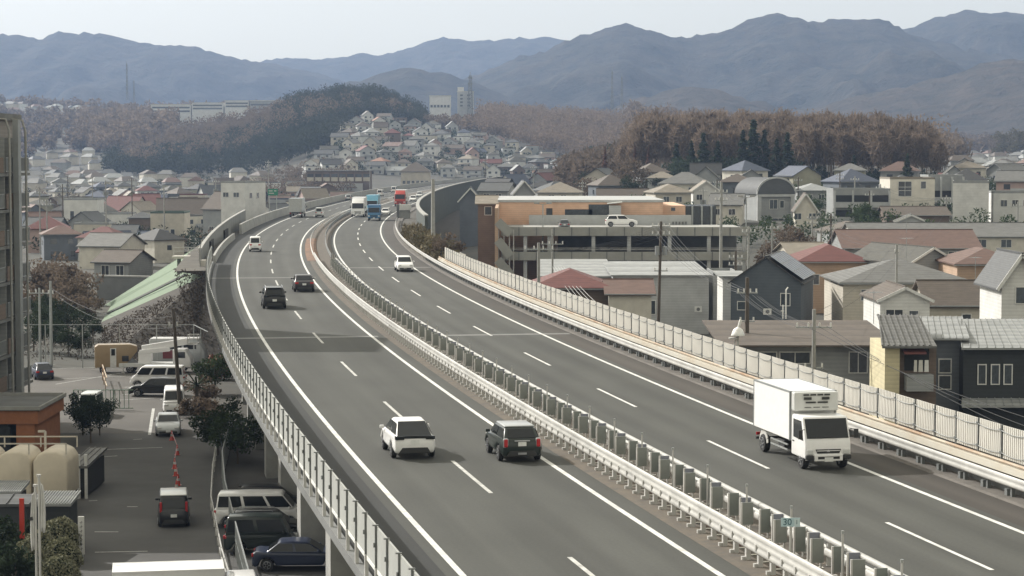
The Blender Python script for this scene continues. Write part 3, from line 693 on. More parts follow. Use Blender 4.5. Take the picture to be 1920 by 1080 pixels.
def on_road(px, py, L=0, back=True, turn=0.):
    """where a vehicle stands whose near end touches the road at that sight line; L = its length"""
    g_ = G(px, py, ROADZ); s = S_of(g_.y); h = heading(s) + turn
    f = Vector((-math.sin(h), math.cos(h), 0))
    return g_ + f * L / 2, h
def rcar(kind_, col, px, py, label, cat, oncoming=False, **k):
    p, h = on_road(px, py, SPEC[kind_][0]); p.z = ROADZ + .008
    return car(kind_, col, label, cat, p, h + (math.pi if oncoming else 0), **k)
rcar('hatch', 'white', 777, 865, 'white hatchback with black tail band driving away in the left carriageway', 'car', tail='band')
rcar('mini', 'dark_green', 980, 871, 'dark green small hatchback with pale roof and tall red tail lamps', 'car', tail='tall', roof='silver', sc=.97)
rcar('suv', 'black', 514, 580, 'black sport utility car driving away in the left lane', 'car', tail='none' and 'band', rails=True)
rcar('sedan', 'plum', 570, 548, 'dark saloon car driving away close to the median line', 'car')
rcar('kei', 'white', 478, 472, 'small white boxy van driving away near the left edge line', 'van', name='van')
rcar('kei', 'pearl', 598, 407, 'white microvan beside the grey box truck on the far left carriageway', 'van', name='van')
rcar('wagon', 'silver', 653, 376, 'tiny pale car in front of the white lorry on the distant bend', 'car')
rcar('van', 'white', 712, 368, 'tiny white van far up the left carriageway before the red lorry', 'van', name='van')
rcar('van', 'white', 738, 361, 'tiny white van hidden behind the roof of the red-topped lorry', 'van', name='van')
rcar('wagon', 'white', 760, 510, 'white compact wagon coming towards the viewer in the right carriageway', 'car', True)
rcar('hatch', 'white', 722, 404, 'small white car just beside the blue lorry, coming closer', 'car', True)
rcar('wagon', 'white', 774, 378, 'white estate car close to the dark curved wall beside the red-topped lorry', 'car', True)
rcar('wagon', 'pearl', 786, 370, 'farther pale car against the dark curved wall on the distant bend', 'car', True)
def rtruck(px, py, label, oncoming=True, **k):
    b = k.get('box', (4.4, .92, 2.8)); lc = k.get('Lc', 1.65); p, h = on_road(px, py, 0); p.z = ROADZ + .008
    if oncoming: return truck(label, p, h + math.pi, **k)
    f = Vector((-math.sin(h), math.cos(h), 0)); return truck(label, p + f * (b[0] + lc + .15), h, **k)
rtruck(1557, 885, 'white refrigerated box truck with cooling unit above its cab', fridge=True, hero=True, Hc=1.98)
rtruck(671, 407, 'large white lorry with roof deflector leading the far group of trucks', W_=2.45, Hc=2.75, Lc=2.2, box=(9.0, 1.1, 3.7), deflect=True)
rtruck(701, 414, 'medium blue lorry in the middle of the far group of trucks', W_=2.2, Hc=2.5, Lc=1.9, box=(6, 1., 2.8), cab='blue', cargo='blue')
rtruck(697, 399, 'light blue box lorry half hidden behind the blue lorry', W_=2.4, Hc=2.6, Lc=2.0, box=(8, 1.1, 3.6), cab='sky_blue', cargo='sky_blue')
rtruck(750, 387, 'tall lorry with red cab top and white box on the distant bend', W_=2.5, Hc=2.9, Lc=2.2, box=(9, 1.1, 3.8), cab='red', cargo='white', deflect=True)
rtruck(554, 408, 'grey box truck driving away at the far end of the left carriageway', False, W_=2.45, Hc=2.7, Lc=2.2, box=(8, 1.05, 3.65), cargo='grey' and 'silver', cab='white')
# ------------------------------------------------------------------ building materials
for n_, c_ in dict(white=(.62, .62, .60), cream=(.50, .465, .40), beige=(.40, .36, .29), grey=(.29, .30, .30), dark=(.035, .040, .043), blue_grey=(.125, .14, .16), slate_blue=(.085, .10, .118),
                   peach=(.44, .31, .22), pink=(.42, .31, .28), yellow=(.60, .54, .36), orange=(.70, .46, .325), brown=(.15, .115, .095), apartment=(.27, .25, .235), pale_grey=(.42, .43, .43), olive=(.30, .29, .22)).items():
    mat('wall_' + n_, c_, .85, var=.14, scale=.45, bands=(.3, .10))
for n_, c_ in dict(slate=(.085, .09, .094), brown=(.105, .085, .07), red=(.145, .05, .045), rust=(.145, .088, .072), blue=(.075, .09, .13), light=(.30, .31, .31), olive=(.07, .068, .057), grey=(.155, .155, .15),
                   orange=(.27, .14, .095), green=(.085, .125, .105), tan=(.24, .21, .17), dark=(.045, .045, .045)).items():
    mat('roof_' + n_, c_, .7, var=.2, scale=.9, stretch=(1, 1, 6), bands=(.16, .3))
mat('trim_white', (.64, .64, .62), .5); mat('shade_cloth', (.55, .54, .50), .8)

def gable_walls(w, d, h, rise, ridge='x'):
    mb = MB()
    if ridge == 'x': mb.prism([(-d / 2, 0), (d / 2, 0), (d / 2, h), (0, h + rise), (-d / 2, h)], -w / 2, w / 2, 'x')
    elif ridge == 'y': mb.prism([(-w / 2, 0), (w / 2, 0), (w / 2, h), (0, h + rise), (-w / 2, h)], -d / 2, d / 2, 'y')
    else: mb.box((0, 0, h / 2), (w, d, h))
    return mb
def roof_mb(w, d, h, rise, kind_, o=.45, th=.16):
    mb = MB()
    if kind_ == 'x':
        k = rise / (d / 2)
        for s in (-1, 1): mb.prism([(s * (d / 2 + o), h - k * o + .01), (0, h + rise + .01), (0, h + rise + th), (s * (d / 2 + o), h - k * o + th)], -w / 2 - o, w / 2 + o, 'x')
        mb.bar((-w / 2 - o, 0, h + rise + th), (w / 2 + o, 0, h + rise + th), .22, .14)
    elif kind_ == 'y':
        k = rise / (w / 2)
        for s in (-1, 1): mb.prism([(s * (w / 2 + o), h - k * o + .01), (0, h + rise + .01), (0, h + rise + th), (s * (w / 2 + o), h - k * o + th)], -d / 2 - o, d / 2 + o, 'y')
        mb.bar((0, -d / 2 - o, h + rise + th), (0, d / 2 + o, h + rise + th), .22, .14)
    elif kind_ == 'hip':
        W2, D2 = w / 2 + o, d / 2 + o; r = max(0, W2 - D2); q = max(0, D2 - W2)
        b = [(-W2, -D2), (W2, -D2), (W2, D2), (-W2, D2)]
        vs = [(x, y, h + .01) for x, y in b] + [(x, y, h + th) for x, y in b] + [(-r, -q, h + rise + th), (r if r else .01, q if q else .01, h + rise + th)]
        fs = [(3, 2, 1, 0), (0, 1, 5, 4), (1, 2, 6, 5), (2, 3, 7, 6), (3, 0, 4, 7)]
        fs += [(4, 5, 9, 8), (6, 7, 8, 9), (5, 6, 9), (7, 4, 8)] if r >= q else [(4, 5, 8), (5, 6, 9, 8), (6, 7, 9), (7, 4, 8, 9)]
        mb.add(vs, fs)
    elif kind_ == 'shed':                                             # rises to the back
        mb.prism([(-d / 2 - o, h + .01), (d / 2 + o, h + rise + .01), (d / 2 + o, h + rise + th), (-d / 2 - o, h + th)], -w / 2 - o, w / 2 + o, 'x')
    else:                                                             # flat with parapet
        mb.box((0, 0, h + .06), (w - .3, d - .3, .1))
        for s in (-1, 1):
            mb.box((s * (w / 2 - .07), 0, h + .2), (.2, d + .06, .4)); mb.box((0, s * (d / 2 - .07), h + .2), (w - .16, .2, .4))
    return mb
_win = {}; TAKEN = [(51, 430, 16), (-22, 900, 22), (55, 420, 8), (40, 300, 20), (60, 300, 20), (80, 300, 20), (20, 300, 20), (10, 310, 20), (60, 320, 20)]
def win_mesh(w, h, fancy=True):
    k = (round(w, 1), round(h, 1))
    if k not in _win:
        w, h = k
        p = MB().box((0, -.02, 0), (w, .05, h)).mesh('window', M('glass_win'))
        f = MB()
        for s in (-1, 1): f.box((s * (w / 2 + .03), -.035, 0), (.07, .09, h + .14)); f.box((0, -.035, s * (h / 2 + .03)), (w, .09, .07))
        if w > 1: f.box((0, -.05, 0), (.06, .04, h))
        _win[k] = (p, f.mesh('frame', M('trim_white')))
    return _win[k]
def windows(root, w, d, lst, frame=True, yf=None):
    """lst: (face, along, z, width, height); faces F front, B back, L left, R right"""
    for fc_, u, z, ww, wh in lst:
        pm_, fm = win_mesh(ww, wh)
        loc, rz = {'F': ((u, -d / 2, z), 0), 'B': ((u, d / 2, z), math.pi), 'R': ((w / 2, u, z), R(90)), 'L': ((-w / 2, u, z), R(-90))}[fc_]
        o = place(pm_, 'window', root, loc, rz)
        if frame: place(fm, 'frame', o)
def house(label, loc, rz, w, d, h, rise, roof, wm, rm, wins=(), name='house', cat='house', o=.45, group=None, frame=True, barge=False, base=.0):
    t = thing(name, label, cat, loc, rz, group); TAKEN.append((loc[0], loc[1], (w + d) / 4 + 1))
    rk = {'x': 'x', 'y': 'y', 'vx': 'x'}.get(roof, 'n')
    mb = gable_walls(w, d, h, rise, rk)
    if roof == 'shed': mb = MB().prism([(-d / 2, 0), (d / 2, 0), (d / 2, h + rise * (d / (d + 2 * o))), (-d / 2, h)], -w / 2, w / 2, 'x')
    mb.build('wall', M('wall_' + wm), t)
    roof_mb(w, d, h, rise, roof, o).build('roof', M('roof_' + rm), t)
    if barge and roof == 'y':
        k = rise / (w / 2); b = MB()
        for s in (-1, 1): b.bar((s * (w / 2 + o), -d / 2 - o - .03, h - k * o + .06), (0, -d / 2 - o - .03, h + rise + .06), .08, .26)
        b.build('bargeboard', M('trim_white'), t)
    if roof in ('x', 'hip') and w > 3: MB().box((0, -d / 2 - o - .04, h + .02), (w + 2 * o, .1, .12)).build('gutter', M('tin_grey'), t)
    windows(t, w, d, [(f, u, z if f not in 'FB' or roof == 'y' else min(z, h - wh / 2 - .45), ww, wh) for f, u, z, ww, wh in wins], frame); return t
def hp(label, u0, u1, ye, yr, d, depth, roof, wm, rm, wins=(), rz=0., base=None, **k):
    """a house whose front stands between two sight lines, its eaves and ridge seen at two heights"""
    w = (u1 - u0) / FPX * d; x = X((u0 + u1) / 2, d); zb = land(x, d + depth / 2) - .3 if base is None else base
    e = Z(yr if roof == 'flat' else ye, d) - zb; dr = d + (depth / 2 if roof in ('x', 'hip') else depth if roof == 'shed' else 0)
    rise = .2 if roof == 'flat' else max(.2, Z(yr, dr) - Z(ye, d)); a = rz
    return house(label, (x + math.sin(-a) * 0, d + depth / 2, zb), rz, w, depth, e, rise, roof, wm, rm, wins, **k), w, e, zb

# ------------------------------------------------------------------ beside the right edge: the near houses
t = thing('house', 'blue-grey and black house with pale standing-seam metal roofs beyond the fence', 'house', (X(1728, 146), 146, 0))
bx = lambda x0, x1, y0, y1, z0, z1: MB().box(((x0 + x1) / 2, (y0 + y1) / 2, (z0 + z1) / 2), (x1 - x0, y1 - y0, z1 - z0))
e1 = Z(637, 146)
bx(0, 2.75, 0, 9, 0, e1).build('wall', M('wall_blue_grey'), t); bx(2.75, 9.5, -1.3, 9, 0, Z(657, 144.7)).build('black_wall', M('wall_dark'), t)
def seam_roof(q, n, m, parent, name='roof', th=.14):
    a, b, c, d = [Vector(p) for p in q]; dn = Vector((0, 0, -th)); mb = MB()
    mb.add([a, b, c, d, a + dn, b + dn, c + dn, d + dn], [(0, 1, 2, 3), (7, 6, 5, 4), (0, 4, 5, 1), (1, 5, 6, 2), (2, 6, 7, 3), (3, 7, 4, 0)])
    for i in range(n + 1): mb.bar(a.lerp(b, i / n) + Vector((0, 0, .02)), d.lerp(c, i / n) + Vector((0, 0, .02)), .05, .06)
    return mb.build(name, m, parent)
seam_roof([(-.35, -.5, e1 + .12), (3.3, -.5, e1 + .12), (4.6, 8, e1 + 1.0), (1.1, 8, e1 + 1.0)], 8, M('roof_light'), t)
seam_roof([(2.5, -1.8, Z(656, 144) + .1), (10, -1.8, Z(656, 144) + .1), (10, 6.5, Z(656, 144) + 1.45), (4.2, 6.5, Z(656, 144) + 1.45)], 13, M('roof_light'), t)
seam_roof([(2.4, -2.6, Z(762, 143.5)), (10, -2.6, Z(762, 143.5)), (10, -1.32, Z(748, 144.7)), (2.7, -1.32, Z(748, 144.7))], 13, M('roof_light'), t, 'porch_roof')
for u, z in ((1775, 687), (1775, 718)):
    o = place(win_mesh(.8, .9)[0], 'window', t, (X(u, 146) - X(1728, 146), 0, Z(z, 146))); place(win_mesh(.8, .9)[1], 'frame', o)
for u in (1845, 1870, 1894):
    o = place(win_mesh(.5, 1.3)[0], 'window', t, (X(u, 144.7) - X(1728, 146), -1.3, Z(703, 144.7))); place(win_mesh(.5, 1.3)[1], 'frame', o)
MB().tube([(-.02, -.08, .2), (-.02, -.08, e1)], .05, 6).build('drain_pipe', M('plastic_black'), t)

t = thing('house', 'small old house with yellow side wall, grey tiled roof and a balcony of washing', 'house', (X(1662, 142), 142, 0))
zt = Z(648, 142)
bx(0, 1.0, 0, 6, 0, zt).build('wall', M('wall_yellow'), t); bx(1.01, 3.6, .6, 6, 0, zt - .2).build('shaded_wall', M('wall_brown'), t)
mb = MB().add([(-.3, -.6, zt), (3.4, -.6, zt), (3.4, 6, zt + 1.6), (.6, 6, zt + 1.6), (-.3, -.6, zt - .16), (3.4, -.6, zt - .16), (3.4, 6, zt + 1.4), (.6, 6, zt + 1.4)], [(0, 1, 2, 3), (7, 6, 5, 4), (0, 4, 5, 1), (1, 5, 6, 2), (2, 6, 7, 3), (3, 7, 4, 0)])
for i in range(9): mb.bar((-.3 + .4 * i, -.6, zt + .05), (.1 + .4 * i if i else .6, 6, zt + 1.64), .09, .08)
mb.build('roof', M('roof_grey'), t)
zb_ = Z(700, 142)
bx(1.4, 3.2, -.6, .55, zb_ - 1.2, zb_ - .1).build('balcony', M('wall_grey'), t); bx(1.42, 3.1, .55, .59, zb_ + .1, zb_ + 1.6).build('balcony_opening', M('dark_gap'), t)
MB().prism([(-.6, 0), (.5, .35), (.5, .45), (-.6, .1)], 1.2, 2.7, 'x').build('awning', M('roof_red'), t, (0, 0, zb_ + 1.3))
for k, (x, w_, c) in enumerate(((2.0, .22, 'shade_cloth'), (2.35, .3, 'shade_cloth'), (2.75, .3, 'trim_white'))):
    tag(MB().prism([(-.5 * w_, 0), (.5 * w_, 0), (.42 * w_, .8), (-.42 * w_, .8)], -.02, .02, 'y').build('laundry', M(c), None, (X(1662, 142) + x, 141.6, zb_ + .1)), ('off-white cloth hung at the left of the balcony washing', 'wider off-white cloth hung in the middle of the washing', 'white sheet hung at the right end of the balcony washing')[k], 'laundry')

hp('long grey two-storey building with flat brown-edged roof behind the panel fence', 1372, 1664, 650, 606, 156, 13, 'shed', 'grey', 'brown',
   [('F', -1.0, 5.6, 2.2, .8), ('F', 3.7, 5.4, 1.3, 1.5), ('F', -3.6, 5.5, 2.4, .7), ('F', 4.5, 2.2, 1.8, 1.2)], name='building', cat='building', o=.9)
t = thing('dish_antenna', 'white dish antenna on a short stand on the brown-edged flat roof', 'antenna', W(1385, 640, 153))
MB().loft([[(r * math.cos(a), r * math.sin(a), z) for a in np.linspace(0, 2 * math.pi, 15)[:-1]] for r, z in ((.05, 1.05), (.34, .85), (.5, .45), (.5, .38), (.2, .36))]).build('dome', M('white_paint'), t, smooth=True)
MB().tube([(0, 0, .9), (.22, 0, 1.55)], [.08, .12], 8).build('feed_arm', M('white_paint'), t)
MB().bar((0, 0, -.9), (0, 0, .4), .16).bar((-.35, 0, -.5), (-.1, 0, .3), .08).box((-.3, 0, .2), (.7, .6, .1)).build('stand', M('rail_white'), t)

hp('white house with white-edged front gable and bay window above the brown-edged roof', 1652, 1745, 563, 541, 190, 9, 'y', 'white', 'brown', [('F', -.95, 5.7, 1.5, 1.4), ('F', .8, 5.6, .8, 1.4)], barge=True, o=.35)
hp('cream house wing with broad dark brown roof and white gable edge', 1745, 1872, 574, 528, 197, 9, 'x', 'cream', 'brown', [('F', .3, 5.0, .8, .9), ('F', 2.4, 5.0, .7, .9)])
hp('tall white house with steep white gable at the far right edge', 1880, 1952, 530, 478, 172, 8, 'y', 'white', 'slate', [('F', 0, 8.9, .8, 1.3), ('F', .1, 6.1, .8, 1.3), ('F', -1.0, 6.1, .8, 1.3)], barge=True)
hp('dark slate-blue house with solar panels on its roof and white pipes', 1398, 1530, 530, 484, 214, 12, 'y', 'slate_blue', 'dark', [('F', 2.0, 5.7, .9, 1.2), ('F', -2.4, 5.0, .9, .8)], rz=R(-14), o=.3)
t = thing('solar_array', 'bluish solar panel array lying on the slate-blue house roof', 'solar panel', (X(1464, 214), 220, 0), R(-14))
a = Vector((.3, -6.0, Z(484, 214) + .12)); b = Vector((3.75, -6.0, Z(530, 214) + .25)); c = Vector((0, 11.6, 0))
mb = MB(); nrm = (b - a).cross(c).normalized(); nrm = nrm if nrm.z > 0 else -nrm
q = [a, b, b + c, a + c]; mb.add([p + nrm * .1 for p in q] + [p + nrm * .16 for p in q], [(3, 2, 1, 0), (4, 5, 6, 7), (0, 1, 5, 4), (1, 2, 6, 5), (2, 3, 7, 6), (3, 0, 4, 7)])
mb.build('panel', mat('solar_blue', (.055, .07, .12), .25, spec=.8), t)
fr = MB()
for i in range(8): fr.bar(a + c * (i / 7) + nrm * .17, b + c * (i / 7) + nrm * .17, .05, .03)
for i in range(4): fr.bar(a.lerp(b, i / 3) + nrm * .17, a.lerp(b, i / 3) + c + nrm * .17, .05, .03)
fr.build('panel_frame', M('tin_grey'), t)
t = thing('vent_pipe', 'pair of white vent pipes climbing the slate-blue house wall', 'pipe', W(1473, 598, 211))
MB().tube([(.1, 0, 0), (.1, 0, 2.9), (.3, .1, 3.15)], .08, 6).tube([(-.2, 0, 0), (-.2, 0, 1.4)], .07, 6).bar((-.4, 0, .8), (-.1, 0, .8), .08).build('pipe', M('white_paint'), t)
hp('house with big grey hip roof and cream wall left of the white-gabled house', 1582, 1826, 532, 487, 216, 13, 'hip', 'cream', 'grey', [('F', -4.4, 6.0, .8, 1.1), ('F', -1.8, 5.0, 1.2, 1.2), ('F', 3, 5.6, 1.4, 1.2)])
hp('peach house with deep red roof in front of the long rust-red roof', 1500, 1630, 492, 459, 262, 12, 'hip', 'peach', 'red', [('F', -2.6, 4.3, 1.4, 1.2), ('F', 1.5, 4.2, 1.2, 1.2)])
hp('house with dark olive roof and white barge edges in front of rust-red roof', 1668, 1760, 492, 466, 252, 15, 'y', 'grey', 'olive', [('F', 0, 5.6, 1.2, 1.0)], rz=R(18), barge=True)
hp('long low hall with dull rust-red roof in the right middle distance', 1585, 1838, 466, 432, 302, 14, 'x', 'grey', 'rust', [('F', -6 + 3 * i, 4.8, 1.6, 1.2) for i in range(5)], name='hall', cat='hall')
hp('long low hall with grey-green roof behind the rust-red roof', 1602, 1960, 444, 419, 335, 13, 'x', 'beige', 'grey', [('F', -11 + 4 * i, 5.6, 1.6, 1.2) for i in range(7)], name='hall', cat='hall')
hp('peach house with pinkish grey hip roof at the far right', 1796, 1925, 497, 466, 242, 12, 'hip', 'peach', 'rust', [('F', -2, 5.2, 1.4, 1.1), ('F', 2, 5.2, 1.4, 1.1)])
hp('house with dark pyramid roof behind the cream wing at right', 1735, 1885, 560, 520, 232, 12, 'hip', 'peach', 'slate', [('F', 2, 3.6, 1.2, 1.1)])
hp('windowless white cube building beside the right edge of the town', 1796, 1862, 413, 343, 402, 9, 'flat', 'white', 'light', [], rz=R(-12), name='building', cat='building')
hp('white two-storey wing right of the windowless white cube', 1862, 1950, 414, 362, 408, 10, 'flat', 'white', 'light', [('F', -2.5 + 2.2 * i, 4.0, 1.2, 1.2) for i in range(3)], name='building', cat='building')
hp('beige apartment house with a slanted dark stair roof at its right side', 1668, 1752, 386, 336, 425, 12, 'flat', 'beige', 'tan', [('F', -1.5, 10.2, 2.6, 1.8), ('F', -1.5, 5.6, 2.6, 1.8), ('F', 2.2, 10.4, 1, 1.4)], name='apartment_building', cat='apartments')
for lab, u0, u1, y0, y1, d in (('grey apartment house with open galleries left of the beige one', 1562, 1668, 412, 357, 412), ('pale apartment house with open galleries right of the beige one', 1740, 1806, 412, 331, 440)):
    t, w_, e_, zb = hp(lab, u0, u1, y1, y1, d, 9, 'flat', 'grey', 'light', [], name='apartment_building', cat='apartments')
    for k in range(int(e_ // 2.9)):
        MB().box((0, -5.1, 2.9 * k + .6), (w_, .12, 1.0)).build('balcony', M('wall_pale_grey'), t)
        MB().box((0, -4.53, 2.9 * k + 1.8), (w_ - .6, .05, 1.3)).build('gallery_opening', M('dark_gap'), t)
        MB().box((0, -4.85, 2.9 * k + .08), (w_, .68, .16)).build('gallery_floor', M('concrete'), t)
    for i in range(4): MB().box((-w_ / 2 + .2 + i * (w_ - .4) / 3, -5.2, e_ / 2), (.35, .25, e_)).build('column', M('wall_pale_grey'), t)
# barrel-vaulted building
d = 420; w_ = 70 / FPX * d; zb = land(X(1435, d), d) - .3
t = thing('vaulted_building', 'grey building under a barrel-vaulted roof in the right middle distance', 'building', (X(1440, d), d + 6, zb), R(14))
zt = Z(364, d) - zb; rr = w_ / 2 + .35
MB().box((0, 0, zt / 2), (w_, 12, zt)).build('wall', M('wall_grey'), t)
arc = [(rr * math.cos(a), zt + .02 + 3.3 * math.sin(a)) for a in np.linspace(0, math.pi, 17)]
MB().prism(arc, -6.5, 6.5, 'y').build('roof', M('roof_slate'), t, smooth=30)
mb = MB()
for p, q in zip(arc, arc[1:]): mb.bar((p[0], -6.55, p[1]), (q[0], -6.55, q[1]), .16, .35)
mb.build('arch_trim', M('wall_pale_grey'), t)
MB().box((0, -6.3, zt - .25), (w_ + .5, .5, .5)).build('cornice', M('wall_pale_grey'), t)
for s in (-1, 1): MB().box((s * (w_ / 2 - .2), -6.2, zt / 2 - .26), (.8, .5, zt - .55)).build('column', M('wall_pale_grey'), t)
windows(t, w_, 12, [('F', -.4, zt - 2, 1.6, 1.8), ('F', 1.4, zt - 2, .8, 1.4), ('R', -3, zt - 1.8, .7, 1.8), ('R', -1, zt - 1.8, .7, 1.8), ('R', 1, zt - 1.8, .7, 1.8), ('R', 3, zt - 1.8, .7, 1.8), ('F', .6, zt - 5.5, 2.4, 1.4)])

# ------------------------------------------------------------------ store with roof car park
d0 = 286; t = thing('parking_deck', 'grey two-level parking deck with dark open floors in front of the orange store', 'car park', (0, 0, 0))
xa, xb = X(940, d0), X(1402, d0); dz = 10.02
bx(xa, xb, d0 + .4, 305, dz - .5, dz).build('roof_deck', M('concrete'), t)
for nm, z0, z1 in (('upper_parapet', Z(442, d0), Z(425.5, d0)), ('lower_parapet', Z(488, d0), Z(472, d0))):
    bx(xa, xb, d0, d0 + .25, z0, z1).build(nm, mat('deck_grey', (.31, .31, .285), .8, var=.15, scale=.3), t)
    for i in range(1, 14): MB().box((xa + (xb - xa) * i / 14, d0 - .03, (z0 + z1) / 2), (.12, .1, z1 - z0 - .03)).build('joint_strip', M('concrete_dark'), t)
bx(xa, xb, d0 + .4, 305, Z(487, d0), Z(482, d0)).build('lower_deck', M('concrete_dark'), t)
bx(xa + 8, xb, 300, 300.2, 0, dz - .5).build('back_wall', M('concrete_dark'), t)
for u in (985, 1030, 1113, 1180, 1256, 1330, 1396): bx(X(u, d0) - .25, X(u, d0) + .25, d0 + .3, d0 + .8, 0, dz - .5).build('column', M('wall_pale_grey'), t)
mb = MB()
for z in (Z(468, d0), Z(465, d0)): mb.bar((xa, d0 + .1, z), (xb, d0 + .1, z), .06)
mb.build('handrail', M('rail_white'), t)
# open stair at the left end
st = thing('outside_stair', 'zigzag outside stair with pale parapets at the left end of the parking deck', 'stair', (X(930, 284), 284, 0))
for k, (ya, yb_) in enumerate(((415, 438), (450, 480), (487, 515))):
    a, b = W(933, ya, 284) - st.location, W(957, yb_, 284) - st.location
    MB().bar(a, b, .15, 1.2).build('parapet', M('deck_grey'), st)
for u in (935, 945, 955, 963): MB().bar((X(u, 284) - st.location.x, .6, 0), (X(u, 284) - st.location.x, .6, dz), .14).build('stair_post', M('rail_white'), st)
t = thing('store_building', 'orange store building with sunlit side wall behind the roof car park', 'store', (0, 0, 0))
xa, xb, zt = X(936, 306), X(1243, 306), Z(379, 306)
bx(xa, xb, 306, 336, 0, zt).build('wall', M('wall_orange'), t); bx(X(1243, 306) + .01, X(1286, 306), 307, 330, 0, zt - .5).build('orange_block', M('wall_orange'), t)
bx(xa - .2, xb + .2, 305.8, 336, zt, zt + .35).build('cornice', M('wall_pale_grey'), t)
bx(X(1288, 306), X(1345, 306), 308, 318, 0, zt - .6).build('glass_front', M('glass_win'), t)
for u in (1300, 1318, 1336): bx(X(u, 306) - .12, X(u, 306) + .12, 307.7, 307.98, 0, zt - .6).build('mullion', M('galv'), t)
bx(X(930, 305), X(936, 305) - .02, 284, 306, 0, zt - .3).build('end_wall', M('wall_peach'), t)
for u, y, w_, h_ in ((1030, 398, .9, 1.2), (1085, 398, 4, .9), (1123, 396, 3, 2), (1262, 392, .6, .5)): place(win_mesh(w_, h_)[0], 'window', t, (X(u, 306), 306, Z(y, 306)))
t = thing('deck_wall', 'pale grey wall at the back of the roof car park behind the white car', 'wall', (0, 0, 0))
bx(X(992, 304), X(1296, 304), 304, 304.3, dz, Z(403, 304)).build('wall', M('wall_pale_grey'), t)
mb = MB()
for k in range(5): mb.prism([(-.28, -.22), (.28, -.22), (.15, .22), (-.15, .22)], 303.93, 303.99, 'y') if 0 else mb.box((X(1262 + k * 6, 304), 303.96, Z(418, 304)), (.26, .06, .4), 0)
mb.build('wall_mark', M('concrete_dark'), t)
t = thing('stair_head', 'small white stairhead cabin on the car park roof behind the car', 'cabin', (X(1153, 305), 305, dz))
MB().box((0, 0, 1.4), (1.7, 1.2, 2.8)).build('wall', M('wall_pale_grey'), t); MB().prism([(-1.1, 3.0), (1.0, 3.2), (1.0, 3.35), (-1.1, 3.15)], -.8, .8, 'y').build('roof', M('trim_white'), t)
car('suv', 'white', 'white sport utility car parked side-on upon the roof car park', 'car', (X(1165, 297), 297, dz), R(-90))
car('hatch', 'grey', 'small grey car parked tail-on upon the roof car park', 'car', (X(1058, 288.5), 288.5, dz), R(0), sc=.88)
for lab, u, yt in (('twin-headed lamp post on the left part of the car park roof', 1018, 383), ('slim grey lamp post by the right end of the car park roof', 1399, 370)):
    d = 292; t = thing('lamp_post', lab, 'lamp post', (X(u, d), d, 6)); h = Z(yt, d) - 6
    MB().tube([(0, 0, 0), (0, 0, h)], .09, 6).build('pole', M('galv'), t)
    for s in (-1, 1): MB().bar((0, 0, h), (s * 1.0, 0, h + .12), .08).box((s * .85, 0, h + .18), (.75, .4, .2)).build('lamp_head', M('pole_concrete'), t)

# houses before the store
t, w_, e_, zb = hp('pale grey metal workshop with low roof in front of the parking deck', 1150, 1330, 518, 492, 236, 22, 'shed', 'pale_grey', 'light', [('F', -1.6, 3.3, 1.9, 1.5)], name='workshop', cat='workshop', o=.3)
hp('lower left half of the pale metal workshop roofed in grey sheet', 1018, 1148, 520, 488, 240, 20, 'shed', 'grey', 'light', [], name='workshop', cat='workshop', o=.3)
hp('small low house with red-brown hip roof just beyond the fence', 1000, 1142, 542, 506, 206, 10, 'hip', 'brown', 'red', [('F', -2, 2.0, 1.2, 1.2), ('F', 2, 2.0, 1.2, 1.2)])
hp('small low house with faded brown roof below the grey workshop', 1142, 1222, 552, 526, 204, 8, 'x', 'beige', 'rust', [('F', 0, 2.0, 1.2, 1.2)])
hp('small brown house with one window left of the orange store', 896, 930, 382, 368, 318, 9, 'x', 'brown', 'tan', [('F', .2, 11.5, 1.0, 1.2)])
hp('small dark gabled house with white barge edges beside the curved dark wall', 862, 902, 375, 353, 440, 10, 'y', 'blue_grey', 'slate', [], barge=True)
hp('white shed building right of the pale metal workshop', 1338, 1385, 535, 516, 242, 8, 'flat', 'pale_grey', 'light', [('F', 0, 2.5, 1, 1)], name='shed', cat='shed')
hp('pale shed beside the slate-blue house on its left', 1356, 1396, 520, 512, 222, 6, 'shed', 'white', 'light', [], name='shed', cat='shed')
car('wagon', 'white', 'white car parked behind the brown utility pole in the right yards', 'car', (X(1226, 210), 210, 0), R(-80))
i = 0
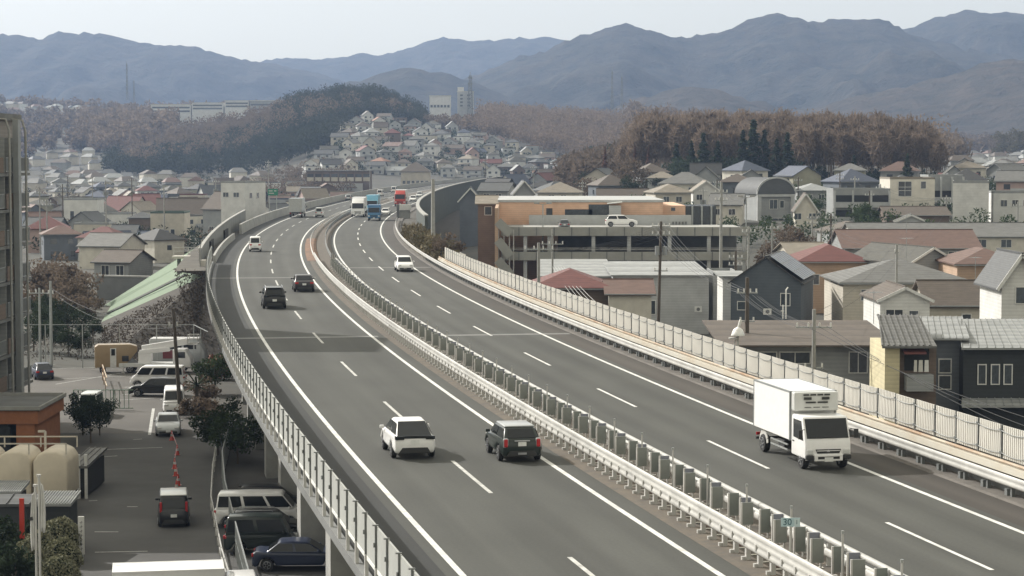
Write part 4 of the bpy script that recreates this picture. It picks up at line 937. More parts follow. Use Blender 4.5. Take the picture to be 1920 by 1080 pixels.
for lab, u0, u1, ye, yr, d, rf, wm, rm in (
    ('wide house with grey-blue roof right of the gabled dark house', 905, 960, 358, 343, 470, 'x', 'grey', 'slate'), ('house with steep dark gable and white edge behind the orange store', 962, 1000, 362, 340, 455, 'y', 'grey', 'slate'),
    ('house with pale hip roof behind the left end of the orange store', 1012, 1090, 362, 342, 470, 'hip', 'beige', 'tan'), ('low house with tan hip roof behind the middle of the store', 1222, 1290, 362, 346, 440, 'hip', 'cream', 'tan'),
    ('white gabled house behind the right end of the store', 1300, 1350, 358, 340, 450, 'y', 'white', 'tan'), ('low house with grey roof just left of the vaulted building', 1340, 1398, 384, 364, 405, 'x', 'beige', 'grey'),
    ('house with flat pale roof just right of the vaulted building', 1494, 1560, 358, 345, 470, 'hip', 'grey', 'light'), ('house with tan gable below the pale flat roof', 1496, 1535, 392, 364, 395, 'y', 'beige', 'brown'),
    ('house with dark hip roof between the gallery apartments and rust-red hall', 1556, 1640, 436, 416, 348, 'hip', 'grey', 'brown'), ('low house with brown roof under the beige apartment house', 1662, 1780, 404, 388, 390, 'x', 'brown', 'brown'),
    ('house with small dark gable in front of the beige apartment house', 1690, 1745, 416, 404, 368, 'y', 'pale_grey', 'olive'), ('house with light shed roof left of the red-roofed peach house', 1478, 1550, 478, 456, 275, 'x', 'cream', 'tan'),
    ('grey house with low dark roof right of the white wing', 1900, 1960, 400, 372, 430, 'x', 'grey', 'brown')):
    hp(lab, u0, u1, ye, yr, d, 10, rf, wm, rm, [('F', -1.5, Z(ye, d) - land(X(u0, d), d) - 1.2, 1.2, 1.1), ('F', 1.2, Z(ye, d) - land(X(u0, d), d) - 1.2, 1.2, 1.1)], rz=R((i * 37) % 23 - 11), barge=rf == 'y'); i += 1
# ------------------------------------------------------------------ ground left of the viaduct
def pad(name, pts, m, z=.01, kd='structure'):
    mb = MB().add([(x, y, z) for x, y in pts], [tuple(range(len(pts)))]); o = mb.build(name, M(m), fix=False); o['kind'] = kd; return o
mat('lot_asphalt', (.092, .086, .079), .9, var=.2, scale=.15); mat('street_asphalt', (.078, .077, .075), .9, var=.2, scale=.2)
pad('parking_lot', [(-52, 151), (-20.5, 151), (-30.0, 197.5), (-60, 197.5)], 'lot_asphalt', .012)
pad('street', [(-31, 151), (-27.0, 120), (-21, 80), (-14, 40), (-5, 40), (-12.5, 92), (-20.5, 151)], 'street_asphalt', .008)
pad('yard', [(-12.5, 92), (-14.9, 108), (-20.5, 151), (-4, 125), (2, 92)], 'ground' if 0 else 'street_asphalt', .004)
def line(a, b, w=.12, z=.02, m='old_paint'):
    a, b = Vector((a.x, a.y, z)), Vector((b.x, b.y, z)); n = (b - a).cross(Vector((0, 0, 1))).normalized() * w / 2
    MBL.add([a - n, b - n, b + n, a + n], [(0, 1, 2, 3)])
MBL = MB()
for a, b in (((284, 768), (276, 818)), ((100, 684), (60, 688)), ((118, 668), (66, 668)), ((110, 712), (240, 706)), ((100, 722), (230, 700)), ((200, 690), (60, 693)), ((190, 846), (300, 842)), ((225, 742), (290, 736)), ((220, 752), (290, 748)), ((230, 728), (270, 724)), ((170, 1003), (215, 1003)), ((232, 955), (252, 955)), ((245, 827), (262, 826)), ((185, 860), (215, 858)), ((160, 944), (176, 943)), ((170, 1042), (270, 1040))):
    line(G(*a), G(*b), .22 if a[0] == 284 else .13)
kind(MBL.build('road_marking', M('old_paint')))

# green and brown embankment flanks where the viaduct meets the hill
def quad_s(name, pts, m):
    o = MB().add(pts, [tuple(range(len(pts)))] if len(pts) < 5 else [(0, 1, 2, 3), (3, 2, 4, 5)]).build(name, M(m), fix=False); o['kind'] = 'structure'; return o
def flank(name, m, d0, d1, top_off, foot, ztop=-.12):
    n = 14; vs = []
    for i in range(n + 1):
        s = S_of(d0) + (S_of(d1) - S_of(d0)) * i / n; p = road(s, top_off, ztop); q = road(s, top_off + foot, 0)
        zf = min(land(q.x, q.y), p.z - .3)
        for t in (0, .33, .66, 1): vs.append((p.x + (q.x - p.x) * t, p.y + (q.y - p.y) * t, p.z + (zf - .3 - p.z) * t))
    MB().add(vs, [(i * 4 + j, i * 4 + j + 1, i * 4 + j + 5, i * 4 + j + 4) for i in range(n) for j in range(3)]).build(name, M(m), fix=False)['kind'] = 'structure'
flank('embankment_slope', 'slope_brown', 284, 1300, -13.6, -13)
flank('embankment_slope', 'slope_brown', 219, 297, 17.5, 13)
flank('embankment_slope', 'slope_brown', 297, 1300, 17.55, 8, -4.3)
P1, P2, P3, P4 = G(384, 517, 7.6), G(374, 478, 7.6), G(206, 574, .02), G(188, 604, .02)
MB().add([P1, P2, P3, P4], [(0, 1, 2, 3)]).build('embankment_slope', M('slope_green'), fix=False)['kind'] = 'structure'
e = road(S_of(219), 17.5, -.12); k0 = road(S_of(219), -13.6, -.1)
MB().add([P1, P4, (-40, 205, -.1), (-30.5, 203, -.1), (-6, 203, -.1), e, k0], [(0, 1, 2, 3), (0, 3, 4, 5, 6)]).build('embankment_slope', M('slope_brown'), fix=False)['kind'] = 'structure'
f0, f1 = road(S_of(285), -13.6, -.12), road(S_of(285), -26.6, 0); f1.z = -.2
MB().add([P2, f0, f1, P3], [(0, 1, 2, 3)]).build('embankment_slope', M('slope_green'), fix=False)['kind'] = 'structure'
MB().add([P1, k0, road(S_of(240), -12, -.1), road(S_of(285), -12, -.1), f0, P2], [(0, 1, 2, 5), (5, 2, 3, 4)]).build('embankment_top', M('verge'), fix=False)['kind'] = 'structure'
t = thing('slope_gutter', 'thin dark gutter line running down the green slope', 'gutter'); MB().bar(P1.lerp(P2, .35) + Vector((-2, 0, -.8)), P4.lerp(P3, .4) + Vector((0, 0, .1)), .3, .2).build('channel', M('concrete_dark'), t)
t = thing('maintenance_ladder', 'pale service stair box hanging from the left road edge above the green slope', 'stair', W(385, 530, 226))
MB().box((0, 0, 1.5), (.9, 1.2, 1.9)).build('box', M('concrete_pale'), t)
MB().bar((-.5, -.6, -1.2), (-.5, -.6, 3.8), .12).bar((-.9, -.6, .4), (-.5, -.6, .4), .06).bar((-.9, -.6, .8), (-.5, -.6, .8), .06).bar((-.5, -.6, 3.8), (-.3, -.6, 4.6), .08).build('mast', M('pole_concrete'), t)
t = thing('service_ladder', 'thin pale ladder frame on the brown slope below the road edge', 'ladder', W(392, 604, 212))
MB().bar((-.6, 0, 0), (-.6, 0, 1.7), .06).bar((.5, 0, 0), (.5, 0, 1.7), .06).bar((-.7, 0, 0), (.6, 0, 0), .1).bar((0, 0, -1.6), (0, 0, 0), .06).build('frame', M('pole_concrete'), t)

# ------------------------------------------------------------------ apartment block at the left edge
ap = thing('apartment_block', 'tall shaded apartment block with slatted balconies at the left edge', 'apartments', (-37.6, 143, 0))
H_ = 22.6
MB().box((-11, 0, H_ / 2), (22, 34, H_)).build('wall', M('wall_apartment'), ap)
MB().box((-10.9, 0, H_ + .25), (22.6, 34.6, .5)).build('roof', M('concrete_dark'), ap)
MB().box((-7.6, 12, H_ + 6.3), (11, 9.6, 12.0)).build('unseen_tower', M('wall_grey'), ap)  # out-of-frame block, sized and placed to cast the shade band across the road
slat = MB()
for i in range(11): slat.box((0, -1.5 + .3 * i, .62), (.05, .10, .95))
slat.box((0, 0, 1.12), (.07, 3.3, .07)).box((0, 0, .14), (.07, 3.3, .07)); slat = slat.mesh('railing', M('tin_grey'))
slab = MB().box((.5, 0, 0), (1.25, 16.2, .22)).mesh('balcony_floor', M('concrete_dark')); part = MB().box((.5, 0, 1.35), (1.15, .08, 2.5)).mesh('partition', M('wall_grey'))
dr_ = MB().box((0, 0, 1.1), (.05, 2.2, 2.1)).mesh('balcony_door', M('glass_win')); rail2 = MB().box((0, 0, .6), (.06, 3.3, 1.1)).mesh('balcony_panel', M('wall_brown'))
for k in range(8):
    z = 2.9 + 2.62 * k
    if z > H_ - 1.5: break
    place(slab, 'balcony_floor', ap, (.02, 8.6, z))
    for j in range(4):
        y = 2.4 + 4.0 * j
        place(slat if j == 3 else rail2 if (k + j) % 2 else slat, 'railing', ap, (1.12, y + .3, z + .1)); place(dr_, 'balcony_door', ap, (.03, y + .2, z + .1))
        place(part, 'partition', ap, (.02, y - 1.6, z + .1))
for y, w_, m_ in ((11.3, .85, 'tin_grey'),): MB().box((1.42, y, H_ / 2), (.4, w_, H_)).build('pillar', M(m_), ap)
for y in (8.9, 14.0): MB().tube([(1.45, y, 0), (1.45, y, H_ - .8), (1.2, y, H_), (.4, y, H_ + .1)], .09, 6).build('drain_pipe', M('pole_concrete'), ap)
t = thing('entrance_annex', 'small orange-brown entrance annex with glass doors below the shaded apartment block', 'annex', (-34.5, 141.2, 0))
mat('annex_orange', (.33, .135, .065), .8)
MB().box((0, 0, 2.9), (6.9, 8, .9)).build('fascia', M('annex_orange'), t); MB().box((0, 0, 3.37), (7.2, 8.3, .06)).build('roof', M('concrete_dark'), t)
for y in (-4.1, 4.1): MB().box((0, y, 3.5), (7.2, .14, .22)).build('roof_edge', M('concrete'), t)
MB().box((3.55, 0, 3.5), (.14, 8.0, .22)).build('roof_edge', M('concrete'), t)
MB().box((-1, .3, 1.22), (4.6, 7.2, 2.44)).build('wall', M('wall_dark'), t); MB().box((2.6, 0, 1.22), (1.2, 7.8, 2.44)).build('side_wall', M('annex_orange'), t)
for x in (.2, 1.1): MB().box((x, -3.33, 1.15), (.75, .05, 2.1)).build('glass_door', M('glass_win'), t)

# water tanks and low sheds, bottom left
t = thing('water_tank', 'row of beige panelled water tanks with rounded tops and a pipe railing', 'water tank', (-28.9, 118, 0))
mat('tank_beige', (.56, .50, .40), .6, var=.1, scale=.8)
for i in range(4):
    a = -3.9 + 2.05 * i + .95; prof = [(-.96, 1.0), (.96, 1.0), (.96, 3.0), (.7, 3.4), (.35, 3.55), (-.35, 3.55), (-.7, 3.4), (-.96, 3.0)]
    MB().prism([(x + a, z) for x, z in prof], -1.6, 1.6, 'y').build('tank', M('tank_beige'), t, bevel=.12, seg=2, smooth=50)
MB().box((-.1, 0, .5), (8, 3, 1.0)).build('base', M('concrete'), t)
mb = MB()
for y in (-1.5, 1.5):
    mb.bar((-4.2, y, 4.0), (4.1, y, 4.0), .07)
    for i in range(5): mb.bar((-4.2 + 2.07 * i, y, 3.4), (-4.2 + 2.07 * i, y, 4.0), .07)
mb.bar((2.6, 0, 3.4), (2.6, 0, 4.5), .12).bar((2.6, 0, 4.5), (2.2, 0, 4.5), .12).build('railing', M('rail_cream') if 0 else M('wall_cream'), t)
def shed(label, u0, u1, ytop, d, depth, rm, wm, slope=.25, seams=8, h=None, cat='shed', name='shed'):
    x0, x1 = X(u0, d), X(u1, d); zt = Z(ytop, d + depth) if h is None else h; t = thing(name, label, cat, ((x0 + x1) / 2, d, 0)); w_ = x1 - x0
    MB().box((0, depth / 2, (zt - .3) / 2), (w_ - .3, depth - .3, zt - .3 - slope)).build('wall', M(wm), t)
    seam_roof([(-w_ / 2, 0, zt - slope), (w_ / 2, 0, zt - slope), (w_ / 2, depth, zt), (-w_ / 2, depth, zt)], seams, M(rm), t); return t
shed('low shed with grey-green ribbed roof beside the water tanks', 50, 126, 925, 105, 2.4, 'roof_light', 'wall_dark', seams=14)
shed('narrow ribbed canopy roof at the left frame edge under the water tanks', -30, 30, 905, 107, 2.2, 'roof_light', 'wall_dark', seams=14)
shed('dark flat roof strip below the ribbed canopy at the left frame edge', -40, 48, 930, 104, 1.6, 'roof_slate', 'wall_dark', seams=2)
t = shed('grey sheet canopy on white posts between tanks and street', 124, 158, 842, 122, 6, 'roof_grey', 'dark_gap', seams=3)
for x in (.0, .42): MB().bar((x, .1, 0), (x, .1, 2.6), .16).build('post', M('trim_white'), t)
t = thing('vending_box', 'small red box machine beneath the grey-green ribbed shed roof', 'machine', (X(99, 103), 103.2, 0)); MB().box((0, 0, .9), (.55, .5, 1.5)).build('body', M('car_red'), t, bevel=.03); MB().box((0, -.26, 1.2), (.4, .02, .5)).build('display', M('glass_win'), t)
t = thing('red_post', 'tall flat red post standing in the hedge at bottom left', 'post', (X(33, 99), 99, 0)); MB().box((0, 0, 1.9), (.22, .12, 3.8)).build('column', M('car_red'), t, bevel=.01); MB().box((0, 0, .05), (.5, .4, .1)).build('base', M('concrete'), t)
t = thing('standing_sign', 'narrow white upright signboard beside the street near the topiary', 'sign', (X(145, 103), 103, 0)); MB().box((0, 0, 1.3), (.30, .1, 1.9)).build('board', M('trim_white'), t, bevel=.02); MB().box((0, 0, .17), (.2, .08, .35)).build('foot', M('galv'), t)
mb = MB()
for i in range(7): MB().bar((-.07, -.056, .62 + .22 * i), (.07, -.056, .66 + .22 * i), .03, .02).bar((0, -.056, .56 + .22 * i), (.02, -.056, .72 + .22 * i), .02, .03).build('letter', M('concrete_dark'), t)
# flags
for i, (u, yt, yb_, lab) in enumerate(((66, 897, 1000, 'right-hand white flag hanging limp with pole taller than its neighbour'), (59, 916, 1035, 'limp white flag with a small dark mark on the shorter pole'))):
    d = 92 + i * .6; t = thing('flagpole', lab, 'flag', (X(u, d), d, 0)); h = Z(yt, d)
    MB().tube([(0, 0, 0), (0, 0, h)], .055, 8).build('pole', M('rail_white'), t); MB().tube([(0, 0, h), (0, 0, h + .1)], .1, 8).build('finial', M('rail_white'), t)
    z1, z0 = h - .25, Z(yb_, d); mb = MB(); n = 7; rows = []
    for k in range(9):
        f = k / 8; z = z1 + (z0 - z1) * f; wd = (.10 + .22 * f * (1.25 - f)) * (1 if i == 0 else -1)
        rows.append([(wd * j / n * 1.1 + (.05 if i == 0 else -.05), .06 * math.sin(j * 1.8 + f * 2), z - .12 * j / n) for j in range(n + 1)])
    mb.loft(rows, closed=False, cap=False); fo = mb.build('cloth', M('trim_white'), t, smooth=True, fix=False)
    so_ = fo.modifiers.new('s', 'SOLIDIFY'); so_.thickness = .02
    if i: MB().prism([(-.08, 0), (.08, .03), (.05, .2), (-.06, .16)], -.1, -.09, 'y').build('dark_mark', M('plastic_black'), fo, (-.17, 0, (z0 + z1) / 2))

# ------------------------------------------------------------------ fences of the lot and street
def rail_fence(label, pts, h, m, step, rails, name='fence', w=.06, pw=.08, cat='fence', slats=0, mesh=False):
    t = thing(name, label, cat); mb = MB(); k = 0
    for a, b in zip(pts, pts[1:]):
        a, b = Vector((*a, 0)), Vector((*b, 0)); n = max(1, int((b - a).length / step))
        for r in rails: mb.bar(a + Vector((0, 0, h * r)), b + Vector((0, 0, h * r)), w)
        for i in range(n):
            p = a.lerp(b, i / n); MB().bar((p.x, p.y, 0), (p.x, p.y, h), pw).build('post', m, t)
        if slats:
            nn = int((b - a).length / slats)
            for i in range(nn): p = a.lerp(b, i / nn); mb.bar((p.x, p.y, h * .08), (p.x, p.y, h), .05, .05)
    mb.build('rail', m, t); return t
rail_fence('white post-and-rail barrier along the right side of the shaded street', [(-20.6, 147), (-18.6, 130), (-17.0, 118), (-14.2, 102), (-11.5, 88)], .9, M('rail_white'), 2.4, (.45, .95))
rail_fence('taller pale mesh fence between the street barrier and the cars under the viaduct', [(-20.0, 150), (-18.0, 130), (-16.2, 118), (-13.4, 102), (-10.9, 88)], 1.7, M('galv'), 2.0, (.05, .55, 1), slats=.28)
rail_fence('high chain-link fence across the far end of the parking lot', [(-58, 198), (-30, 198), (-27.5, 190)], 4.1, M('galv'), 3.4, (1,), w=.05)
rail_fence('low brown pipe fence beside the tan camper in the lot', [(-36.5, 187), (-34.0, 176)], 1.4, M('rust'), 3.5, (.5, 1), w=.08)
rail_fence('green mesh fence panel in front of the dark annex roof', [(-34.5, 165), (-29.8, 165)], 1.6, mat('fence_green', (.17, .25, .19), .6), 1.2, (.1, 1), slats=.35)
rail_fence('thin wire fence leaning round the green tree under the viaduct', [(-13.8, 128), (-9.2, 131)], 2.2, M('galv_dark'), 2.2, (.5, 1), w=.04)
# red cones with bars
cb = MB().box((0, 0, .02), (.36, .36, .04)); cb.loft([[(r * math.cos(a), r * math.sin(a), z) for a in np.linspace(0, 2 * math.pi, 11)[:-1]] for r, z in ((.15, .04), (.04, .68), (.03, .70))])
cm_ = cb.mesh('cone_body', M('car_red')); cs = MB().loft([[(r * math.cos(a), r * math.sin(a), z) for a in np.linspace(0, 2 * math.pi, 11)[:-1]] for r, z in ((.108, .30), (.085, .45))], cap=False).mesh('white_band', M('rail_white'))
cps = [G(318, 828), G(328, 856), G(323, 882), G(325, 896), G(329, 914), G(326, 926)]
for i, p in enumerate(cps):
    o = thing('traffic_cone', ('red cone standing before the silver saloon', 'second red cone down the street from the silver saloon', 'red cone midway down the cone row in the street', 'red cone just below the middle of the row', 'red cone second nearest to the black taxi', 'red cone right behind the black taxi roof')[i], 'cone', p, 0, 'red cones along the shaded street')
    place(cm_, 'cone_body', o); place(cs, 'white_band', o)
t = thing('cone_bar', 'red bars linking the cones along the shaded street', 'barrier bar'); mb = MB()
mb.tube([p + Vector((0, 0, .62)) for p in cps], .018, 6); mb.build('bar', M('car_red'), t)

# ------------------------------------------------------------------ parked vehicles
st_h = math.atan2(6.5, 40)
car('taxi', 'black', 'black tall taxi driving away down the shaded street', 'taxi', G(320, 996) + Vector((-.35, 2.2, 0)), st_h, tail='high', roof='pearl')
car('sedan', 'silver', 'silver saloon facing the viewer at the head of the cone row', 'car', G(312, 822) + Vector((-.4, 2.3, 0)), math.pi + st_h)
car('van', 'white', 'white van parked nose-on behind the silver saloon', 'van', (X(319, 163), 164, 0), math.pi + st_h, name='van')
car('kei', 'pearl', 'white kei van parked nose-on by the dark bushes at left', 'van', G(158, 786) + Vector((0, 1.6, 0)), math.pi, name='van')
car('wagon', 'black', 'dark low car parked side-on in front of the white people carrier', 'car', (X(285, 174), 175, 0), R(90))
car('van', 'white', 'white people carrier parked side-on behind the dark low car', 'van', (X(292, 181), 181.5, 0), R(90), name='van')
car('hatch', 'navy', 'small blue car parked beyond the apartment balconies', 'car', (X(70, 188), 189, 0), R(20))
car('van', 'white', 'white van parked under the viaduct behind the dark hatchback', 'van', (X(478, 112), 113, 0), R(-88), name='van')
car('wagon', 'black', 'dark estate car with red tail lamp under the viaduct beside the white van', 'car', (X(498, 109), 109.2, 0), R(-88), rails=True)
car('kei', 'dark_green', 'boxy dark green off-roader parked under the viaduct', 'car', (X(485, 105.5), 105.4, 0), R(-88), sc=1.06)
car('sedan', 'navy', 'dark blue saloon nearest the viewer under the viaduct', 'car', (X(560, 101), 101.3, 0), R(-88))
car('suv', 'black', 'dark car deepest in shade behind the white van under the viaduct', 'car', (X(510, 117), 117, 0), R(-88))
truck('white box truck with only its flat roof in view at the bottom edge', Vector((X(495, 90), 89.6, 0)), R(-80), W_=2.0, Hc=2.1, Lc=1.7, box=(4.6, .9, 2.55), cab='white', cargo='white')
# tan camper
t = thing('camper_truck', 'tan camper truck with white door parked in the far lot', 'camper', (X(214, 194), 194, 0), R(-78)); tm = M('car_tan')
hull([(s * .85, y, z) for s in (-1, 1) for y, z in ((-1.9, .55), (-1.9, 2.45), (-1.6, 2.65), (1.3, 2.65), (1.95, 2.45), (1.95, 2.0), (.9, 1.7), (.7, .55))], 'cabin_box', tm, .06, t)
hull([(s * .72, y, z) for s in (-1, 1) for y, z in ((.65, .5), (.65, 1.7), (1.1, 1.65), (1.75, 1.1), (2.0, 1.0), (2.0, .5))], 'cab', M('car_grey'), .05, t)
MB().box((.87, -.25, 1.45), (.04, .55, 1.75)).build('white_door', M('trim_white'), t, bevel=.01); MB().box((.90, -.25, 1.95), (.03, .34, .6)).build('door_window', M('glass_dark'), t)
MB().box((.87, .85, 1.35), (.05, .6, .5)).build('side_window', M('glass_dark'), t); MB().prism([(-.6, 0), (.6, 0), (.6, .04), (-.6, .04)], 1.15, 1.85, 'y') if 0 else None
pane(t, 'windshield', [(.66, 1.78, 1.12), (-.66, 1.78, 1.12), (-.62, 1.14, 1.62), (.62, 1.14, 1.62)], M('glass_dark'), (.06, .08), .03)
wheels(t, [(s * .68, y) for s in (-1, 1) for y in (-1.2, 1.35)], .29)
# aerial-lift truck
t = thing('lift_truck', 'white aerial lift truck with folded lattice boom behind the tan camper', 'lift truck', (X(285, 193), 194, 0), R(-90))
MB().box((0, -.6, .75), (1.9, 5.2, .35)).build('bed', M('car_pearl'), t, bevel=.03)
hull([(s * .92, y, z) for s in (-1, 1) for y, z in ((1.75, .55), (1.75, 2.2), (2.9, 2.2), (3.4, 1.3), (3.4, .55))], 'cab', M('car_white'), .06, t)
MB().box((.93, 2.5, 1.7), (.04, .8, .55)).build('side_window', M('glass_dark'), t)
MB().box((0, -.9, 1.4), (.9, 1.2, 1.1)).build('turntable', M('car_white'), t, bevel=.05)
bm_ = MB().bar((0, -1.2, 2.2), (0, 3.0, 2.9), .55, .6).bar((.3, -1.4, 1.9), (.3, 1.4, 2.2), .35, .4); bm_.build('boom', M('car_white'), t, bevel=.04)
bk = MB()
for z in (2.7, 3.1, 3.5): 
    for a, b in (((-.5, 3.1), (.5, 3.1)), ((.5, 3.1), (.5, 4.0)), ((.5, 4.0), (-.5, 4.0)), ((-.5, 4.0), (-.5, 3.1))): bk.bar((*a, z), (*b, z), .05)
for x, y in ((-.5, 3.1), (.5, 3.1), (.5, 4.), (-.5, 4.)): bk.bar((x, y, 2.6), (x, y, 3.5), .05)
bk.box((0, 3.55, 2.62), (1.0, .9, .06)).build('basket', M('rail_white'), t)
for y in (-2.8, -1.0, .9): MB().bar((.95, y, .1), (.95, y, .9), .1).box((.95, y, .05), (.3, .3, .08)).build('outrigger', M('rail_white'), t)
wheels(t, [(s * .8, y) for s in (-1, 1) for y in (-2.2, 2.5)], .38, .24)
t = thing('minibus', 'white-roofed minibus with maroon side behind the lift truck', 'minibus', (X(325, 199), 201, 0), R(-90))
hull([(s * .95, y, z) for s in (-1, 1) for y, z in ((-2.6, .4), (-2.6, 2.5), (2.1, 2.5), (2.7, 1.3), (2.7, .4))], 'body', M('car_silver'), .08, t)
MB().box((0, -.2, 2.56), (1.9, 4.6, .12)).build('roof', M('car_white'), t, bevel=.03); MB().box((.96, 1.3, 1.9), (.04, 1.2, .6)).build('side_window', M('glass_dark'), t); MB().box((.96, -.7, 1.9), (.04, 2.4, .6)).build('side_window', M('glass_dark'), t)
MB().box((.965, -.6, 1.1), (.03, 1.4, .8)).build('maroon_panel', mat('maroon', (.16, .03, .04), .4), t); wheels(t, [(s * .82, y) for s in (-1, 1) for y in (-1.7, 1.8)], .34)

# ------------------------------------------------------------------ nearer houses of the left valley
hp('white two-storey house with roof terrace at the left of the valley', 120, 182, 421, 375, 560, 10, 'flat', 'white', 'light', [('F', -2.2, 4.6, 1.0, 2.0), ('F', 2.4, 4.6, 3.2, 2.0)])
hp('lower white wing right of the white roof-terrace house', 182, 240, 422, 402, 558, 12, 'flat', 'white', 'light', [])
hp('flat cream building with white-striped canopy below the white terrace house', 138, 204, 445, 421, 470, 9, 'flat', 'cream', 'light', [('F', 2.4, 1.6, 1.2, 1.0)], name='building', cat='building')
hp('house with grey slate roof and white eaves right of the flat cream building', 205, 250, 446, 422, 455, 10, 'x', 'pale_grey', 'slate', [('F', 0, 1.4, 1.2, 1.0)])
hp('house with blue-grey roof beside the brown bare bushes in the valley', 255, 306, 452, 434, 430, 8, 'x', 'beige', 'blue', [('F', -1.5, 2.0, 1.2, 1.0)])
hp('beige house with arched windows and green-edged roof near the left noise wall', 282, 345, 410, 400, 470, 9, 'flat', 'cream', 'green', [('F', -1.4, 3.2, .9, 1.4), ('F', 1.2, 3.2, .9, 1.4)])
hp('brown-roofed barn with pale arched front behind the green-edged house', 290, 392, 402, 372, 545, 12, 'x', 'olive', 'brown', [], rz=R(8), name='barn', cat='barn')
hp('white corner building with small windows beside the green road sign', 426, 478, 396, 343, 470, 9, 'flat', 'white', 'light', [('F', -1.8, 11.6, 1.4, 1.0), ('F', .9, 11.6, 1.4, 1.0), ('R', -2, 11.4, 1, 1.2), ('R', 1, 11.4, 1, 1.2)], rz=R(-24), name='building', cat='building')
hp('long house with brown roof left of the white corner building', 396, 448, 392, 360, 500, 14, 'x', 'grey', 'brown', [('F', -1, 3, 1.2, 1.0)], rz=R(-20))
hp('row house with faded red roof behind the white terrace house', 196, 262, 398, 368, 610, 12, 'x', 'beige', 'red', [], rz=R(-18))
hp('second faded red roof to the right behind the white terrace house', 246, 292, 386, 364, 640, 12, 'x', 'cream', 'red', [], rz=R(14))
hp('large house with grey-brown roof among the brown bushes left of the green slope', 158, 238, 462, 438, 372, 12, 'x', 'beige', 'grey', [('F', 1.6, 3.4, 1.4, 1.6), ('F', 3.4, 3.4, 1.0, 1.6)], rz=R(-12))
hp('grey house with railed balcony above the retaining wall left of the green slope', 186, 256, 492, 470, 318, 9, 'x', 'grey', 'brown', [('F', -1, 3.0, 1.2, 1.4), ('F', 1.4, 3.0, 1.2, 1.4)], rz=R(-14))
t = thing('retaining_wall', 'dark concrete retaining wall behind the bushes left of the green slope', 'wall', (X(235, 292), 292, 0), R(-20)); MB().box((0, 0, 1.6), (9, .6, 3.2)).build('wall', M('concrete_dark'), t); MB().box((0, 0, 3.3), (9.2, .8, .2)).build('coping', M('concrete'), t)
rail_fence('white railing on the platform above the left end of the noise wall', [(X(325, 250), 250), (X(380, 250), 250)], .9, M('rail_white'), 1.6, (.5, 1)).location = (0, 0, Z(478, 250))
t = thing('service_platform', 'pale slab platform above the top of the green slope', 'platform', (X(352, 250), 250, Z(480, 250))); MB().box((0, .6, -.15), (3.8, 2.2, .3)).build('slab', M('concrete_pale'), t); MB().box((-1.2, .8, -3.1), (.4, .4, 5.6)).box((1.2, .8, -3.1), (.4, .4, 5.6)).build('leg', M('concrete_dark'), t)
t = thing('road_sign', 'green expressway direction sign at the far left roadside', 'sign', (X(512, 440), 440, 8)); MB().box((0, 0, Z(360, 440) - 8), (2.1, .12, 1.35)).build('board', mat('sign_green', (.02, .20, .13), .4), t)
MB().box((-.75, .15, 2.1), (.16, .16, 4.2)).build('post', M('galv'), t); MB().box((.75, .15, 2.1), (.16, .16, 4.2)).build('post', M('galv'), t)
mb = MB()
for i, (x, z, w_) in enumerate(((-.45, .25, .8), (.5, .25, .5), (-.3, -.25, 1.1))): mb.box((x, -.065, Z(360, 440) - 8 + z), (w_, .01, .2))
mb.build('lettering', M('rail_white'), t)
# school-like building with eight bays
d = 900; w_ = (695 - 575) / FPX * d; zb = 0
t = thing('long_building', 'long two-storey building with eight pale bays below the hillside', 'building', (X(635, d), d, land(X(635, d), d) - .5)); zt = Z(321, d) - t.location.z
MB().box((0, 5, zt / 2), (w_, 10, zt)).build('wall', M('wall_brown'), t); MB().box((0, 5, zt + .2), (w_ + .8, 10.8, .4)).build('roof', M('roof_grey'), t)
for i in range(8):
    x = -w_ / 2 + (i + .5) * w_ / 8; MB().box((x, -.06, Z(336, d) - t.location.z), (w_ / 8 - .6, .12, 1.7)).build('balcony', M('wall_cream'), t); MB().box((x, -.03, Z(329, d) - t.location.z), (w_ / 8 - .8, .08, 1.4)).build('window', M('glass_win'), t)
    MB().box((x + w_ / 16, -.25, zt / 2), (.3, .4, zt)).build('column', M('wall_brown'), t)
MB().box((2, -3, 2.0), (w_ * .62, 4, 4.0)).build('lower_wing', M('wall_pale_grey'), t)
hp('house with wide brown roof and six sunlit windows right of the eight-bay building', 752, 806, 322, 304, 930, 12, 'hip', 'cream', 'brown', [('F', -5 + 2 * i, 3.8, 1.2, 1.4) for i in range(6)])
# ------------------------------------------------------------------ trees
mat('twig', (.235, .182, .142), .95, scale=.35, col2=(.135, .105, .083), rand=.16, trans=.45, spec=.05)
mat('twig_red', (.15, .08, .06), .95, trans=.4, spec=.05, scale=.35, col2=(.10, .06, .05), rand=.1)
mat('twig_grey', (.19, .145, .108), .95, scale=.2, col2=(.10, .08, .062), rand=.15, trans=.5, spec=.05)
mat('leaf_dark', (.042, .058, .034), .85, trans=.3, spec=.1, scale=.6, col2=(.020, .032, .020), rand=.2)
mat('leaf_mid', (.065, .092, .042), .85, trans=.35, spec=.1, scale=.6, col2=(.030, .048, .025), rand=.2)
mat('leaf_olive', (.135, .115, .050), .85, trans=.3, spec=.1, scale=.6, col2=(.075, .068, .035), rand=.15)
mat('leaf_topiary', (.27, .26, .17), .85, scale=6, col2=(.11, .12, .07))
mat('grass_dry', (.17, .135, .075), .95, scale=.8, col2=(.095, .085, .05))
mat('bush_brown', (.165, .128, .098), .95, scale=.6, col2=(.09, .072, .058), rand=.15, trans=.4, spec=.05)
mat('hill_leaf', (.044, .050, .033), .9, scale=.05, col2=(.020, .027, .020), trans=.4, spec=.05)
def nrs(seed): return np.random.RandomState(seed)
